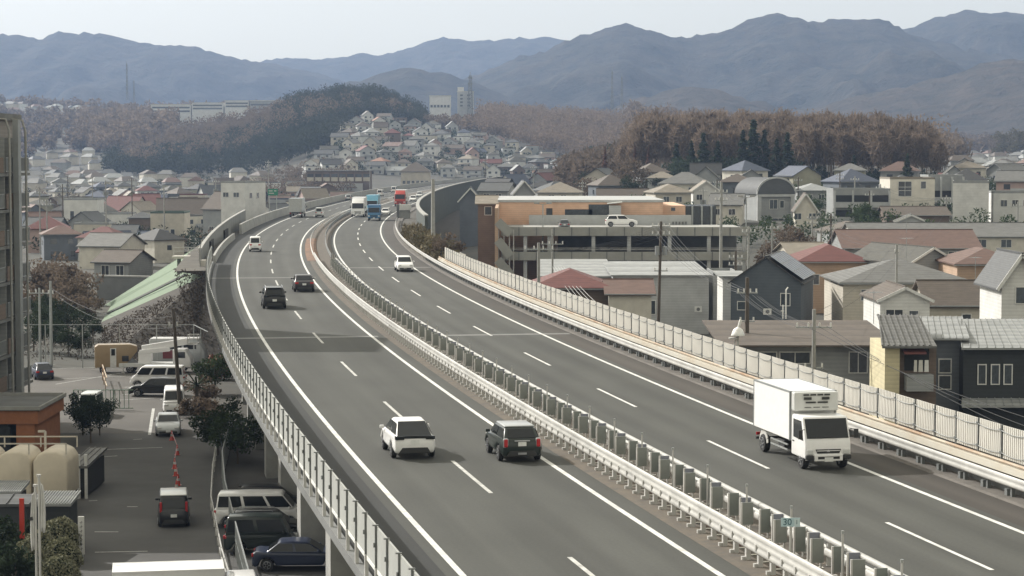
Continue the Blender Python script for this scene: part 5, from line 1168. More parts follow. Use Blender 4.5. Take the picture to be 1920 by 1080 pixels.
def tris(cent, size, seed, flat=.0, long=1.0, up=0.):
    """one small leaf or twig face at every centre"""
    r = nrs(seed); n = len(cent); a = r.randn(n, 3); a[:, 2] += up; a /= np.linalg.norm(a, axis=1)[:, None]
    b = r.randn(n, 3); b -= a * (a * b).sum(1)[:, None]; b /= np.linalg.norm(b, axis=1)[:, None]
    s = size * (.6 + .8 * r.rand(n))[:, None]
    p0, p1, p2, p3 = cent - a * s * long, cent + b * s / long * .6, cent + a * s * long, cent - b * s / long * .6
    v = np.stack([p0, p1, p2, p3], 1).reshape(-1, 3); f = np.arange(4 * n).reshape(-1, 4); return v, f
def np_mesh(name, v, f, m):
    me = bpy.data.meshes.new(name); v = np.asarray(v, np.float32); f = np.asarray(f, np.int32)
    me.vertices.add(len(v)); me.vertices.foreach_set('co', v.ravel()); me.loops.add(f.size); me.loops.foreach_set('vertex_index', f.ravel())
    me.polygons.add(len(f)); me.polygons.foreach_set('loop_start', np.arange(0, f.size, f.shape[1], dtype=np.int32)); me.materials.append(m)
    me.update(calc_edges=True); return me
def blob_points(n, rx, ry, rz, seed, clumps=14, shell=.55):
    r = nrs(seed); c = r.randn(clumps, 3); c /= np.linalg.norm(c, axis=1)[:, None]; c *= (.35 + .5 * r.rand(clumps))[:, None]
    k = r.randint(0, clumps, n); p = r.randn(n, 3); p /= np.linalg.norm(p, axis=1)[:, None]; p *= (r.rand(n) ** .5)[:, None] * (.28 + .2 * r.rand(clumps))[k][:, None]
    return (c[k] + p) * np.array([rx, ry, rz])
def bare_tree_meshes(h, seed, spread=.26, n=520, tw='twig'):
    r = random.Random(seed); mb = MB(); tips = []
    mb.tube([(0, 0, 0), (r.uniform(-.1, .1), r.uniform(-.1, .1), h * .35), (r.uniform(-.3, .3), r.uniform(-.3, .3), h * .62), (r.uniform(-.4, .4), r.uniform(-.4, .4), h * .9)], [h * .014, h * .011, h * .008, h * .002], 6)
    for i in range(13):
        z = h * r.uniform(.34, .72); a = r.uniform(0, 6.28); l = h * r.uniform(.16, .30); e = r.uniform(.6, 1.1)
        p = [Vector((0, 0, z)), Vector((math.cos(a) * l * .5, math.sin(a) * l * .5, z + l * .5 * e)), Vector((math.cos(a) * l * .8, math.sin(a) * l * .8, z + l * 1.25 * e))]
        mb.tube(p, [h * .006, h * .004, h * .0015], 4); tips += p[1:]
    q = nrs(seed); c = []
    for i in range(n):
        u = q.rand(); z = h * (.42 + .58 * u ** .8); rad = h * spread * (math.sin(math.pi * min(1, (.08 + .92 * (z / h - .40) / .62))) ** .7) * q.rand() ** .5; a = q.rand() * 6.28
        c.append((rad * math.cos(a), rad * math.sin(a), z))
    v, f = tris(np.array(c), .042 * h, seed, long=2.6, up=.9)
    return mb.mesh('trunk', mat('bark_pale', (.24, .20, .165), .9)), np_mesh('crown', v, f, M(tw))
def leaf_tree_meshes(h, w, seed, m, n=900, leaf=.32, base=.25, cone=False):
    r = nrs(seed); mb = MB(); mb.tube([(0, 0, 0), (0, 0, h * .5), (.1, .1, h * .8)], [h * .022, h * .015, h * .004], 6)
    for i in range(6):
        a = i * 1.05; mb.tube([(0, 0, h * (.25 + .05 * i)), (math.cos(a) * w * .3, math.sin(a) * w * .3, h * (.4 + .06 * i))], [h * .008, h * .003], 4)
    if cone:
        u = r.rand(n) ** .7; z = h * (.08 + .92 * (1 - u)); lay = .75 + .25 * np.sin(z / h * 42); rad = w / 2 * u * lay * r.rand(n) ** .35; a = r.rand(n) * 6.283
        c = np.stack([rad * np.cos(a), rad * np.sin(a), z], 1)
    else: c = blob_points(n, w / 2 * 1.15, w / 2 * 1.15, h * (1 - base) / 2 * 1.15, seed) + np.array([0, 0, h * (base + (1 - base) / 2)])
    v, f = tris(c, leaf, seed); return mb.mesh('trunk', M('bark')), np_mesh('crown', v, f, m)
def tree(name, meshes, loc, sc, rz, label, cat='tree', group=None):
    o = thing(name, label, cat, loc, rz, group, sc); place(meshes[0], 'trunk', o); place(meshes[1], 'crown', o); return o
tr = random.Random(11)
BARE = [bare_tree_meshes(20, 40 + i, spread=.2 + .03 * (i % 3), n=430) for i in range(6)]
CON = [leaf_tree_meshes(16, 5.5, 60 + i, M('leaf_dark'), 900, .42, cone=True) for i in range(3)]
CONR = [leaf_tree_meshes(15, 5, 70, M('twig_red'), 900, .42, cone=True)]
BRD = [leaf_tree_meshes(10, 8, 80 + i, M('leaf_dark'), 2600, .22) for i in range(3)]
MID = [leaf_tree_meshes(8, 7, 85 + i, M('leaf_mid'), 2400, .21) for i in range(2)]
OLV = [leaf_tree_meshes(9, 8, 90 + i, M('leaf_olive'), 1800, .26) for i in range(2)]
BUSH = [leaf_tree_meshes(4, 5, 95 + i, M('bush_brown'), 1000, .22, base=.05) for i in range(3)]
def spot(u, d): return (X(u, d), d, land(X(u, d), d) - .2)
# the bare wood at right: every tree of its front
n = 0
for row, (d, du, h0) in enumerate(((598, 16, .80), (628, 17, .90), (662, 16, .98), (700, 17, 1.05))):
    u = 1168 + row * 4
    while u < 1768 - 8 * row:
        s_ = h0 * tr.uniform(.92, 1.04) * (1 if u > 1200 else .7) * (1 - .18 * max(0, (u - 1690) / 80))
        if not (row == 0 and u < 1300):
            tree('bare_tree', BARE[tr.randrange(6)], spot(u + tr.uniform(-5, 5), d + tr.uniform(-10, 10)), s_, tr.uniform(0, 6), 'tall bare brown tree standing in the dense winter wood at right', group='bare trees of the winter wood'); n += 1
        u += du * tr.uniform(.75, 1.25)
for u, d, s_, lab in ((1392, 575, 1.0, 'first tall dark conifer from the left before the bare wood'), (1412, 580, 1.18, 'tallest dark conifer in front of the bare winter wood'), (1432, 578, 1.0, 'dark conifer right of the tallest one before the bare wood'), (1455, 572, .85, 'shorter dark conifer behind the vaulted building'), (1475, 580, .95, 'dark conifer right behind the vaulted roof'),
                      (1296, 590, .8, 'dark conifer far left before the bare wood'), (1318, 585, .95, 'dark conifer behind the white gabled house'), (1345, 588, .8, 'dark conifer between the white gable and vaulted building'), (1600, 570, .6, 'low dark conifer behind the gallery apartments'), (1700, 560, .65, 'low dark conifer behind the beige apartment house'), (1268, 600, .75, 'dark conifer at the left foot of the bare wood')):
    tree('conifer', CON[tr.randrange(3)], spot(u, d), (s_ * 1.75, s_ * 1.75, s_), tr.uniform(0, 6), lab)
for u, d, s_, lab in ((1134, 610, .85, 'rust-brown conifer left of the big round brown tree'), (1190, 615, .75, 'rust-brown conifer behind the big round brown tree'), (1215, 610, .7, 'small rust-brown conifer by the big round tree')): tree('conifer', CONR[0], spot(u, d), s_, 0, lab)
RB = [leaf_tree_meshes(11, 13, 99 + i, M('bush_brown'), 1500, .36, base=.1) for i in range(2)]
for u, d, s_, lab in ((1190, 540, .95, 'big round brown leafless tree behind the orange store'), (1095, 545, .7, 'smaller round brown tree left of the big round one'), (1060, 560, .55, 'low brown bush tree right of the far curved wall')): tree('round_tree', RB[tr.randrange(2)], spot(u, d), s_, tr.uniform(0, 6), lab)
for u, d, s_, lab in ((1150, 520, .6, 'dark green bush left below the round brown tree'), (1178, 515, .7, 'dark green bush below the round brown tree'), (1230, 525, .55, 'dark green bush right below the round brown tree'), (1262, 540, .5, 'small dark green bush behind the store roof'), (1095, 620, .7, 'dark green tree at the road end below the brown hill')): tree('green_tree', BRD[tr.randrange(3)], spot(u, d), s_, tr.uniform(0, 6), lab)
for u, d, s_, lab in ((1612, 392, .5, 'dark bush in front of the gallery apartments'), (1628, 388, .62, 'green bush before the gallery apartments, right of a darker bush'), (1650, 372, .4, 'low bush beneath the beige apartment house')): tree('green_tree', MID[tr.randrange(2)], spot(u, d), s_, 0, lab)
for u, d, s_, lab in ((1480, 345, 1.0, 'brown bare bush below the right side of the vaulted building'), (1500, 335, 1.15, 'wider brown bush right of the vaulted building foot'), (1462, 330, .9, 'brown bush behind the red-roofed peach house'), (1440, 325, .8, 'brown bush right of the parking deck'), (1520, 330, .9, 'brown bush left of the rust-red hall')): tree('brown_bush', BUSH[tr.randrange(3)], spot(u, d), s_, tr.uniform(0, 6), lab, 'bush')
for u, d, s_, lab in ((432, 700, .85, 'yellow-green tree left of the white corner building in the valley'), (455, 705, .95, 'taller yellow-green tree above the white corner building'), (1880, 1500, 2.2, 'pale olive grove tree at the far right'), (1910, 1480, 2.4, 'larger pale olive tree at the far right edge')): tree('olive_tree', OLV[tr.randrange(2)], spot(u, d), s_, 0, lab)
# bushes and trees of the near left
k = 0
for u, d, s_ in ((78, 300, 1.25), (105, 305, 1.4), (130, 298, 1.3), (90, 275, 1.3), (120, 270, 1.2), (150, 282, 1.1), (70, 258, 1.1), (165, 262, .8), (262, 405, 1.0), (276, 398, .9), (240, 400, .8), (400, 360, .9)):
    tree('brown_bush', BUSH[k % 3], spot(u, d), s_, k, 'brown leafless bush in the thicket beyond the parking lot' if k < 8 else 'brown leafless bush among the roofs left of the noise wall', 'bush', 'brown bushes behind the parking lot' if k < 8 else 'brown bushes left of the noise wall'); k += 1
for u, d, s_ in ((75, 236, .45), (100, 232, .5), (125, 230, .42), (150, 228, .36), (172, 224, .3), (60, 215, .42), (95, 212, .4), (125, 210, .34), (150, 209, .3), (80, 222, .45)): tree('green_bush', BRD[k % 3], spot(u, d), s_, k, 'dark green bush in the shaded thicket behind the lot fence', 'bush', 'dark bushes behind the lot fence'); k += 1
for u, d, s_, m_, nm, lab in ((405, 140, .50, MID[1], 'green_tree', 'dark green tree between street and viaduct, larger of two'), (442, 136, .46, MID[0], 'green_tree', 'smaller dark green tree close against the viaduct'), (365, 160, .55, BUSH[0], 'brown_bush', 'brown bush beside the leaning pole'), (380, 168, .6, BUSH[1], 'brown_bush', 'brown bush behind the leaning pole'), (396, 158, .5, BUSH[2], 'brown_bush', 'brown bush above the larger dark green tree'),
    (150, 150, .34, BRD[1], 'green_bush', 'dark hedge bush behind the kei van'), (165, 146, .36, BRD[2], 'green_bush', 'dark bush beside the kei van on its right'), (182, 150, .3, BRD[0], 'green_bush', 'small dark bush at the corner of the shaded street'), (400, 176, .5, MID[1], 'green_bush', 'green bush at the viaduct foot behind the brown bushes')):
    tree(nm, m_, spot(u, d), s_, 1.3, lab, 'tree' if 'tree' in nm else 'bush')
RED = leaf_tree_meshes(3, 4, 120, mat('bush_red', (.22, .085, .055), .9, scale=1.2, col2=(.11, .055, .04)), 700, .2, base=.05); tree('red_bush', RED, spot(412, 188), .85, 0, 'reddish bush at the viaduct foot beyond the lot', 'bush')
t = thing('palm', 'small spiky palm beside the leaning pole', 'palm', spot(366, 165)); MB().tube([(0, 0, 0), (0, 0, 2.2)], .14, 6).build('trunk', M('bark'), t); mb = MB()
for i in range(22):
    a = i * 2.4; e = .9 - 1.5 * (i / 22); mb.bar((0, 0, 2.2), (math.cos(a) * 1.0, math.sin(a) * 1.0, 2.2 + e), .12, .02)
mb.build('crown', M('leaf_mid'), t)
TOP = []
for i, (u, yt, d, w_) in enumerate(((105, 975, 103, 2.1), (62, 1000, 100, 1.9), (108, 1014, 98, 1.9), (100, 1048, 95, 2.0), (45, 1015, 97, 1.6))):
    zt = Z(yt, d); t = thing('topiary_bush', ('rounded clipped bush farthest back by the ribbed shed', 'rounded clipped bush behind the flagpoles', 'rounded clipped bush right of the flags, middle of three', 'rounded clipped bush at the very bottom right of the flags', 'dark clipped bush left of the flagpoles')[i], 'topiary', (X(u, d), d, 0))
    r = nrs(i + 5); p = r.randn(2600, 3); p /= np.linalg.norm(p, axis=1)[:, None]; p[:, 2] = np.abs(p[:, 2]) * 1.0; p *= (.93 + .09 * r.rand(2600))[:, None] * (1 + .06 * np.sin(p[:, :1] * 7) * np.cos(p[:, 1:2] * 6)); c = p * np.array([w_ / 2, w_ / 2, zt * .62]) + np.array([0, 0, zt * .38])
    v, f = tris(c, .06, i); place(np_mesh('leaves', v, f, M('leaf_topiary')), 'leaves', t)
    MB().loft([[(q * w_ * .45 * math.cos(a), q * w_ * .45 * math.sin(a), z * zt) for a in np.linspace(0, 6.283, 13)[:-1]] for q, z in ((.55, .02), (.95, .3), (1, .45), (.8, .75), (.3, .95))]).build('core', M('leaf_dark'), t, smooth=True)
for i, (u, d, w_, h) in enumerate(((15, 101, 2.4, 2.6), (-15, 98, 2.6, 2.8), (20, 94.5, 2.2, 2.0))):
    t = thing('hedge', ('dark shaded hedge behind the red post', 'dark hedge at the frame edge left of the red post', 'low dark hedge in front of the red post')[i], 'hedge', (X(u, d), d, 0))
    v, f = tris(blob_points(2200, w_ * .62, .9, h * .6, 30 + i, 24) + np.array([0, 0, h * .55]), .11, i); place(np_mesh('leaves', v, f, M('leaf_dark')), 'leaves', t); MB().tube([(0, 0, 0), (0, 0, h * .7)], .06, 5).build('stem', M('bark'), t)
# dead grass and shrubs in the planter beyond the fence
t = strip('planter_grass', [(14.0, 0), (14.3, .5), (15.4, .7), (16.6, .3)], 224, 300, M('grass_dry'), 2); t['kind'] = 'stuff'
c = []
q = nrs(3); s0, s1 = S_of(222), S_of(305)
for i in range(9000):
    s = s0 + (s1 - s0) * q.rand(); p = road(s, 14.1 + 2.6 * q.rand(), q.rand() ** 1.2 * (1.6 + .8 * math.sin(s * .31)) ); c.append(tuple(p))
v, f = tris(np.array(c), .22, 4, long=1.8, up=1.4); o = place(np_mesh('dead_grass', v, f, M('grass_dry')), 'dead_grass'); o['kind'] = 'stuff'
for d, o_, s_, lab in ((229, 15.6, .75, 'dark round shrub at the near end of the dry planter'), (238, 15.3, .55, 'small green shrub inside the dry planter'), (262, 15.5, .5, 'second small shrub farther along the dry planter')): tree('shrub', BUSH[1] if d == 229 else MID[0], road(S_of(d), o_, .1), s_ * (1 if d == 229 else .5), 0, lab, 'shrub')
t = thing('edge_wall', 'cream concrete wall behind the dry planter beyond the panel fence', 'wall'); strip('wall', [(17.0, -.6), (17.0, 1.1), (17.4, 1.1), (17.4, -.6)], 226, 330, M('concrete_pale'), 3, t, closed=True)
t = thing('end_block', 'dark block with white top standing at the far end of the planter', 'block', road(S_of(398), 13.4, 0), heading(S_of(398))); MB().box((0, 0, 1.3), (.5, 1.2, 2.6)).build('block', M('concrete_dark'), t); MB().box((1.4, 0, 2.1), (2.2, 1.2, 1.1)).build('white_face', M('trim_white'), t); MB().box((1.3, .1, .75), (2.0, .8, 1.5)).build('base', M('concrete'), t)
t = thing('sound_wall', 'tall dark green sound wall curving along the far right edge of the road', 'wall')
strip('wall', [(17.2, -.8), (17.2, 3.3), (17.6, 3.3), (17.6, -4.6)], 296, 1120, mat('sound_wall_green', (.055, .066, .06), .8, var=.2, scale=.3), 6, t, closed=True)
strip('coping', [(17.1, 3.3), (17.1, 3.5), (17.7, 3.5), (17.7, 3.3)], 296, 1120, M('concrete'), 6, t, closed=True)
t = thing('green_net', 'pale green net sheet over the slope under the dark sound wall', 'net'); vs = []
for i in range(9):
    d = 262 + i * 9; p = road(S_of(d), 17.9, -2.2 - .14 * i); q_ = road(S_of(d), 24 + .4 * i, 0); vs += [p, (q_.x, q_.y, land(q_.x, q_.y) + .8)]
MB().add(vs, [(2 * i, 2 * i + 1, 2 * i + 3, 2 * i + 2) for i in range(8)]).build('sheet', mat('net_green', (.20, .26, .21), .8, var=.3, scale=.4), t, fix=False)
for i in range(0, 9, 2): MB().bar(Vector(vs[2 * i + 1]), Vector(vs[2 * i + 1]) + Vector((0, 0, 2.2)), .1).build('stake', M('galv_dark'), t)

# scrub over the brown front slope below the road's left edge
c = []; q = nrs(17)
A_, B_, C_ = Vector((-40, 205, -.1)), Vector((-30.5, 203, -.1)), Vector((-6, 203, -.1))
for T, n_ in (((P1, P4, A_), 2600), ((P1, A_, B_), 1500), ((P1, B_, k0), 700), ((k0, B_, C_), 900), ((P4, A_, Vector((-58, 205, 0))), 1500)):
    for i in range(n_):
        a_, b_ = q.rand(), q.rand(); a_, b_ = (1 - a_, 1 - b_) if a_ + b_ > 1 else (a_, b_)
        if T[0] is P1 and T[1] is P4 and b_ < .2: continue
        c.append(tuple(T[0] + (T[1] - T[0]) * a_ + (T[2] - T[0]) * b_ + Vector((0, 0, q.rand() ** 3 * .5))))
v, f = tris(np.array(c), .13, 18, long=1.3, up=.8); o = place(np_mesh('slope_scrub', v, f, mat('scrub', (.085, .068, .054), .95, col2=(.05, .043, .036), trans=.3, spec=.05)), 'slope_scrub'); o['kind'] = 'stuff'
# ------------------------------------------------------------------ woods that read as one mass
def wood(name, spots, m, hgt, seed, faces=100, size=.75, shape=.42):
    r = nrs(seed); c = []
    for (x, y, z) in spots:
        h = hgt * (.75 + .5 * r.rand()); k = faces
        p = r.randn(k, 3); p /= np.linalg.norm(p, axis=1)[:, None]; p *= (r.rand(k) ** .4)[:, None]
        c.append(p * np.array([h * shape, h * shape, h * .44]) + np.array([x, y, z + h * .56]))
    v, f = tris(np.concatenate(c), size, seed, long=1.3, up=.5); o = place(np_mesh(name, v, f, m), name); o['kind'] = 'stuff'; return o
def scatter(n, u0, u1, d0, d1, seed, ok=lambda u, d: True):
    r = nrs(seed); out = []
    while len(out) < n:
        u, d = u0 + (u1 - u0) * r.rand(), d0 + (d1 - d0) * r.rand()
        if ok(u, d): out.append(spot(u, d))
    return out
lerp = lambda v, xs, ys: float(np.interp(v, xs, ys))
# upper edge of the hillside houses, by sight line
top_d = lambda u: lerp(u, [200, 480, 560, 620, 680, 780, 860, 940, 1020, 1100], [1280, 1180, 1130, 1190, 1385, 1395, 1370, 1330, 1270, 1200])
wood('wood', scatter(900, 200, 800, 1120, 1600, 1, lambda u, d: d > top_d(u) + 15 and (u > 520 or d < 1480)), M('hill_leaf'), 11, 1)
wood('wood', scatter(470, 230, 780, 1330, 1640, 2, lambda u, d: d > top_d(u) + 60 and (u < 560 or d < 1520)), M('twig_grey'), 12, 2)
wood('wood', scatter(190, 540, 790, 1500, 1620, 12), M('hill_leaf'), 14.5, 9)
wood('wood', scatter(760, 790, 1230, 1230, 1720, 3, lambda u, d: d > top_d(u) + 25 and not (u < 900 and d > 1400)), M('twig'), 12, 3)
wood('wood', scatter(90, 790, 910, 1430, 1500, 41), M('twig_grey'), 8.5, 41)
wood('wood', scatter(240, 150, 330, 1560, 2000, 4), M('twig_grey'), 15, 4, size=1.5)
wood('wood', scatter(420, 1180, 1770, 735, 980, 5), M('twig'), 20, 5, shape=.22, size=.62, faces=120)
wood('wood', scatter(500, 1180, 1800, 980, 2300, 6, lambda u, d: u > 1180), M('twig_grey'), 17, 6, size=1.6)
wood('wood', scatter(420, 1740, 2100, 1700, 3000, 7), M('twig_grey'), 16, 7, size=1.8)
wood('wood', scatter(95, 1260, 1500, 584, 600, 31), M('leaf_dark'), 7.5, 31, size=.45)
wood('wood', scatter(60, 1500, 1760, 588, 604, 32), M('leaf_dark'), 5, 32, size=.4)
wood('wood', scatter(160, 1060, 1200, 640, 1080, 8, lambda u, d: d < 1000 or u > 1100), M('bush_brown'), 11, 8, size=1.0)
wood('wood', scatter(130, 1050, 1220, 760, 1150, 14, lambda u, d: u > 1100 ), M('leaf_dark'), 11, 10, size=1.0)
wood('wood', scatter(330, -150, 300, 1490, 2040, 21, lambda u, d: u < 60 or d > 1590), M('twig_grey'), 11, 21, size=1.5)
wood('wood', scatter(300, -200, 560, 2250, 2700, 9), M('twig_grey'), 15, 11, size=2.0)
for i, (u, y, h, lab) in enumerate(((650, 166, 9, 'lone round evergreen on the crest of the wooded hill'), (695, 163, 12, 'pointed dark conifer on the hill crest, left of a pair'), (715, 163, 12, 'pointed dark conifer on the hill crest, right of a pair'), (740, 172, 9, 'dark evergreen at the right shoulder of the wooded hill'))):
    d = 1560; s_ = h / 16; tree('conifer' if 'conifer' in lab else 'evergreen', CON[i % 3] if 'conifer' in lab else BRD[i % 3], (X(u, d), d, Z(y, d) - h), s_ if 'conifer' in lab else h / 10, 0, lab)
# ------------------------------------------------------------------ the packed small houses of the valley and the hillside
PR = []
def proto(w, d, h, rise, roof, wins, extra=0):
    o = house('x', (0, -900, -50), 0, w, d, h, rise, roof, 'cream', 'slate', wins, frame=False, o=.5); TAKEN.pop()
    if extra == 1: MB().box((w * .1, -d / 2 - .55, h * .52), (w * .5, 1.1, .12)).box((w * .1, -d / 2 - 1.06, h * .52 + .5), (w * .5, .08, .95)).build('balcony', M('wall_pale_grey'), o)
    if extra == 2: MB().prism([(-d / 2 - 1.6, h * .42), (-d / 2 + .05, h * .53), (-d / 2 + .05, h * .57), (-d / 2 - 1.6, h * .46)], -w * .5, w * .38, 'x').build('lower_roof', M('roof_slate'), o)
    PR.append(freeze(o)); return o
F2 = lambda w, h: [('F', -w * .25, h * .76, 1.5, 1.2), ('F', w * .22, h * .76, 1.2, 1.2), ('F', -w * .2, h * .28, 2.0, 1.4), ('F', w * .28, h * .3, 1.0, 1.2), ('L', 0, h * .7, 1.2, 1.1)]
proto(9.5, 8, 5.6, 2.4, 'hip', F2(9.5, 5.6), 2); proto(8.5, 8.5, 5.5, 2.6, 'y', F2(8.5, 5.5), 1); proto(10, 7.5, 5.6, 2.2, 'x', F2(10, 5.6), 1); proto(8, 7, 6.0, 1.8, 'hip', F2(8, 6.0), 0)
proto(7.5, 9, 5.8, 3.2, 'y', F2(7.5, 5.8), 0); proto(11, 8, 3.3, 2.2, 'x', [('F', -2.5, 1.6, 1.8, 1.2), ('F', 2, 1.6, 1.8, 1.2)], 0); proto(9, 8, 6.4, .2, 'flat', F2(9, 6.4), 1); proto(9, 9, 5.6, 2.8, 'hip', F2(9, 5.6), 1)
WALLS = [('white', 'white'), ('white', 'white'), ('cream', 'cream'), ('beige', 'beige'), ('grey', 'grey'), ('pale grey', 'pale_grey'), ('pink', 'pink'), ('brown', 'brown'), ('white', 'white'), ('pale grey', 'pale_grey')]
ROOFS = [('slate', 'slate'), ('dark', 'dark'), ('brown', 'brown'), ('grey', 'grey'), ('olive', 'olive'), ('slate', 'slate'), ('brown', 'brown'), ('slate', 'slate'), ('slate', 'slate'), ('brown', 'brown'), ('grey', 'grey'), ('grey', 'grey'), ('pale grey', 'light'), ('rust', 'rust'), ('red', 'red'), ('blue', 'blue'), ('tan', 'tan'), ('olive', 'olive'), ('orange', 'orange')]
SHP = ['hip', 'gable', 'ridge', 'hip', 'gable', 'ridge', 'flat', 'hip']
ORD = 'first second third fourth fifth sixth seventh eighth ninth tenth eleventh twelfth thirteenth fourteenth fifteenth sixteenth seventeenth eighteenth nineteenth twentieth'.split()
tw = random.Random(23); FAR = MB(); far_m = [M('wall_white'), M('wall_cream'), M('wall_beige'), M('wall_grey'), M('roof_slate'), M('roof_grey'), M('roof_brown'), M('roof_light'), M('roof_rust')]
n_town = 0
DULL = [('grey', 'grey'), ('grey', 'grey'), ('beige', 'beige'), ('beige', 'beige'), ('brown', 'brown'), ('olive', 'olive'), ('cream', 'cream'), ('pale grey', 'pale_grey'), ('white', 'white'), ('blue-grey', 'blue_grey'), ('pink', 'pink')]
DROOF = [('slate', 'slate'), ('slate', 'slate'), ('dark', 'dark'), ('brown', 'brown'), ('brown', 'brown'), ('grey', 'grey'), ('olive', 'olive'), ('rust', 'rust'), ('slate', 'slate'), ('grey', 'grey'), ('red', 'red'), ('tan', 'tan'), ('dark', 'dark'), ('blue', 'blue')]
def town(rows, u0, u1, gap, zone, place_txt, maxn=20, far_after=9999, skip=.06, rot=30, zoff=0., first=0, dull=True, szs=1.0):
    global n_town
    for ri, d in enumerate(rows):
        a, b = (u0(d), u1(d)); u = a + tw.uniform(0, 12) * 3951 / d * .5; row = []
        while u < b and len(row) < maxn:
            x = X(u, d); y = d + tw.uniform(-6, 6)
            if tw.random() > skip and all((x - p) ** 2 + (y - q) ** 2 > (r + 5.2) ** 2 for p, q, r in TAKEN): row.append((u, x, y))
            u += gap * tw.uniform(.85, 1.25) * 3951 / d
        for k, (u, x, y) in enumerate(row):
            pi = tw.randrange(len(PR)); pw, pr_ = (DULL, DROOF) if dull else (WALLS, ROOFS); wn, wm = pw[tw.randrange(len(pw))]; rn, rm = pr_[tw.randrange(len(pr_))]; rz = R(tw.gauss(0, rot)) + (R(90) if tw.random() < .2 else 0); sc = tw.uniform(.84, 1.06) * szs
            z = land(x, y) - .4 + zoff
            if d > far_after:
                w_, h_ = tw.uniform(7, 11), tw.uniform(4.5, 6.5); mi = tw.randrange(4); ri_ = 4 + tw.randrange(5)
                FAR.box((x, y, z + h_ / 2), (w_, 8, h_), rz, mi); c_, s_ = math.cos(rz), math.sin(rz); q = lambda a_, b_, c: (x + a_ * c_ - b_ * s_, y + a_ * s_ + b_ * c_, z + c)
                hw = w_ / 2 + .5; FAR.add([q(-hw, -4.5, h_ - .1), q(hw, -4.5, h_ - .1), q(hw, 4.5, h_ - .1), q(-hw, 4.5, h_ - .1), q(-hw * .5, 0, h_ + 2.2), q(hw * .5, 0, h_ + 2.2)], [(0, 1, 5, 4), (2, 3, 4, 5), (1, 2, 5), (3, 0, 4), (3, 2, 1, 0)], ri_)
                continue
            lab = '%s house, %s %s roof, %s from left, %s' % (wn, rn, SHP[pi], ORD[k], place_txt(ri + first))
            o = dup(PR[pi], (x, y, z), rz, lab, zone, sc, {M('wall_cream'): M('wall_' + wm), M('roof_slate'): M('roof_' + rm)}); n_town += 1
road_l = lambda d, m: 960 + FPX * (road_x(d) - m) / d
town([402, 438, 476, 516, 560, 606, 655, 708, 765, 826, 890, 960, 1040, 1120, 1205], lambda d: 48, lambda d: min(road_l(d, 26), lerp(d, [400, 800, 1000, 1100, 1250], [900, 640, 560, 470, 300])), 10.5, 'houses of the left valley', lambda i: '%s row of the left valley' % ORD[i], far_after=1000, rot=45, szs=.92)
town([1290, 1380, 1470, 1560], lambda d: 30, lambda d: lerp(d, [1250, 1600], [300, 170]), 12, 'x', lambda i: '', far_after=0, skip=.2)
inv = lambda d: lerp(d, [1060, 1130, 1190, 1385], [575, 590, 625, 680])
right_b = lambda d: lerp(d, [1060, 1200, 1270, 1330, 1370, 1395], [1090, 1100, 1020, 940, 860, 790])
town([1062, 1092, 1126, 1162, 1200, 1240, 1282, 1326, 1368], inv, right_b, 10.6, 'houses on the hillside above the road', lambda i: '%s row up the hillside' % ORD[i], rot=22, skip=.05, dull=False, szs=.95)
town([440, 480, 522, 562], lambda d: 920, lambda d: lerp(d, [350, 560], [1800, 1790]), 12.0, 'houses of the right town before the bare wood', lambda i: '%s row of the right town' % ORD[i], rot=18)
town([470, 510, 560, 620, 690, 770, 860, 960, 1080, 1220, 1380, 1560, 1800, 2100], lambda d: 1782, lambda d: 1985, 12.5, 'houses at the far right edge', lambda i: '%s row at the far right' % ORD[i], far_after=850)
town([2080, 2160, 2230], lambda d: -60, lambda d: 165 if d > 2100 else 120, 13, 'x', lambda i: '', far_after=0, skip=.1)
town([700, 780, 860, 950], lambda d: road_l(d, -26) , lambda d: 1085, 13, 'houses right of the far road', lambda i: '%s row right of the far bend' % ORD[i], skip=.25)
for o in PR:
    for c in KIDS[o.name]:
        bpy.data.objects.remove(c)
    bpy.data.objects.remove(o)
fo = FAR.build('distant_houses', far_m, fix=False); fo['kind'] = 'stuff'
print('town houses', n_town)
# garden bushes and small trees between the houses, too many to count
def greens(n, u0, u1, d0, d1, seed, ok): return scatter(n, u0, u1, d0, d1, seed, ok)
offroad = lambda u, d: not (-14 < X(u, d) - road_x(d) < 20) and all((X(u, d) - p) ** 2 + (d - q) ** 2 > (r * .8) ** 2 for p, q, r in TAKEN)
wood('garden_greenery', greens(330, 50, 620, 420, 1250, 51, lambda u, d: offroad(u, d) and u < road_l(d, 24)), M('leaf_dark'), 4.2, 51, faces=110, size=.3, shape=.5)
wood('garden_greenery', greens(150, 470, 660, 880, 1110, 57, lambda u, d: offroad(u, d) and u < road_l(d, 20)), M('bush_brown'), 5.5, 57, faces=90, size=.42, shape=.6)
wood('garden_greenery', greens(240, 560, 1090, 1060, 1400, 52, lambda u, d: inv(d) < u < right_b(d)), M('leaf_dark'), 4.5, 52, faces=70, size=.42, shape=.5)
wood('garden_greenery', greens(260, 920, 1985, 345, 800, 53, lambda u, d: offroad(u, d) and (u > 1780 or d < 570)), M('leaf_mid'), 3.8, 53, faces=130, size=.27, shape=.5)
wood('garden_greenery', greens(120, 50, 560, 420, 1250, 54, lambda u, d: offroad(u, d) and u < road_l(d, 24)), M('bush_brown'), 4.6, 54, faces=110, size=.3, shape=.5)

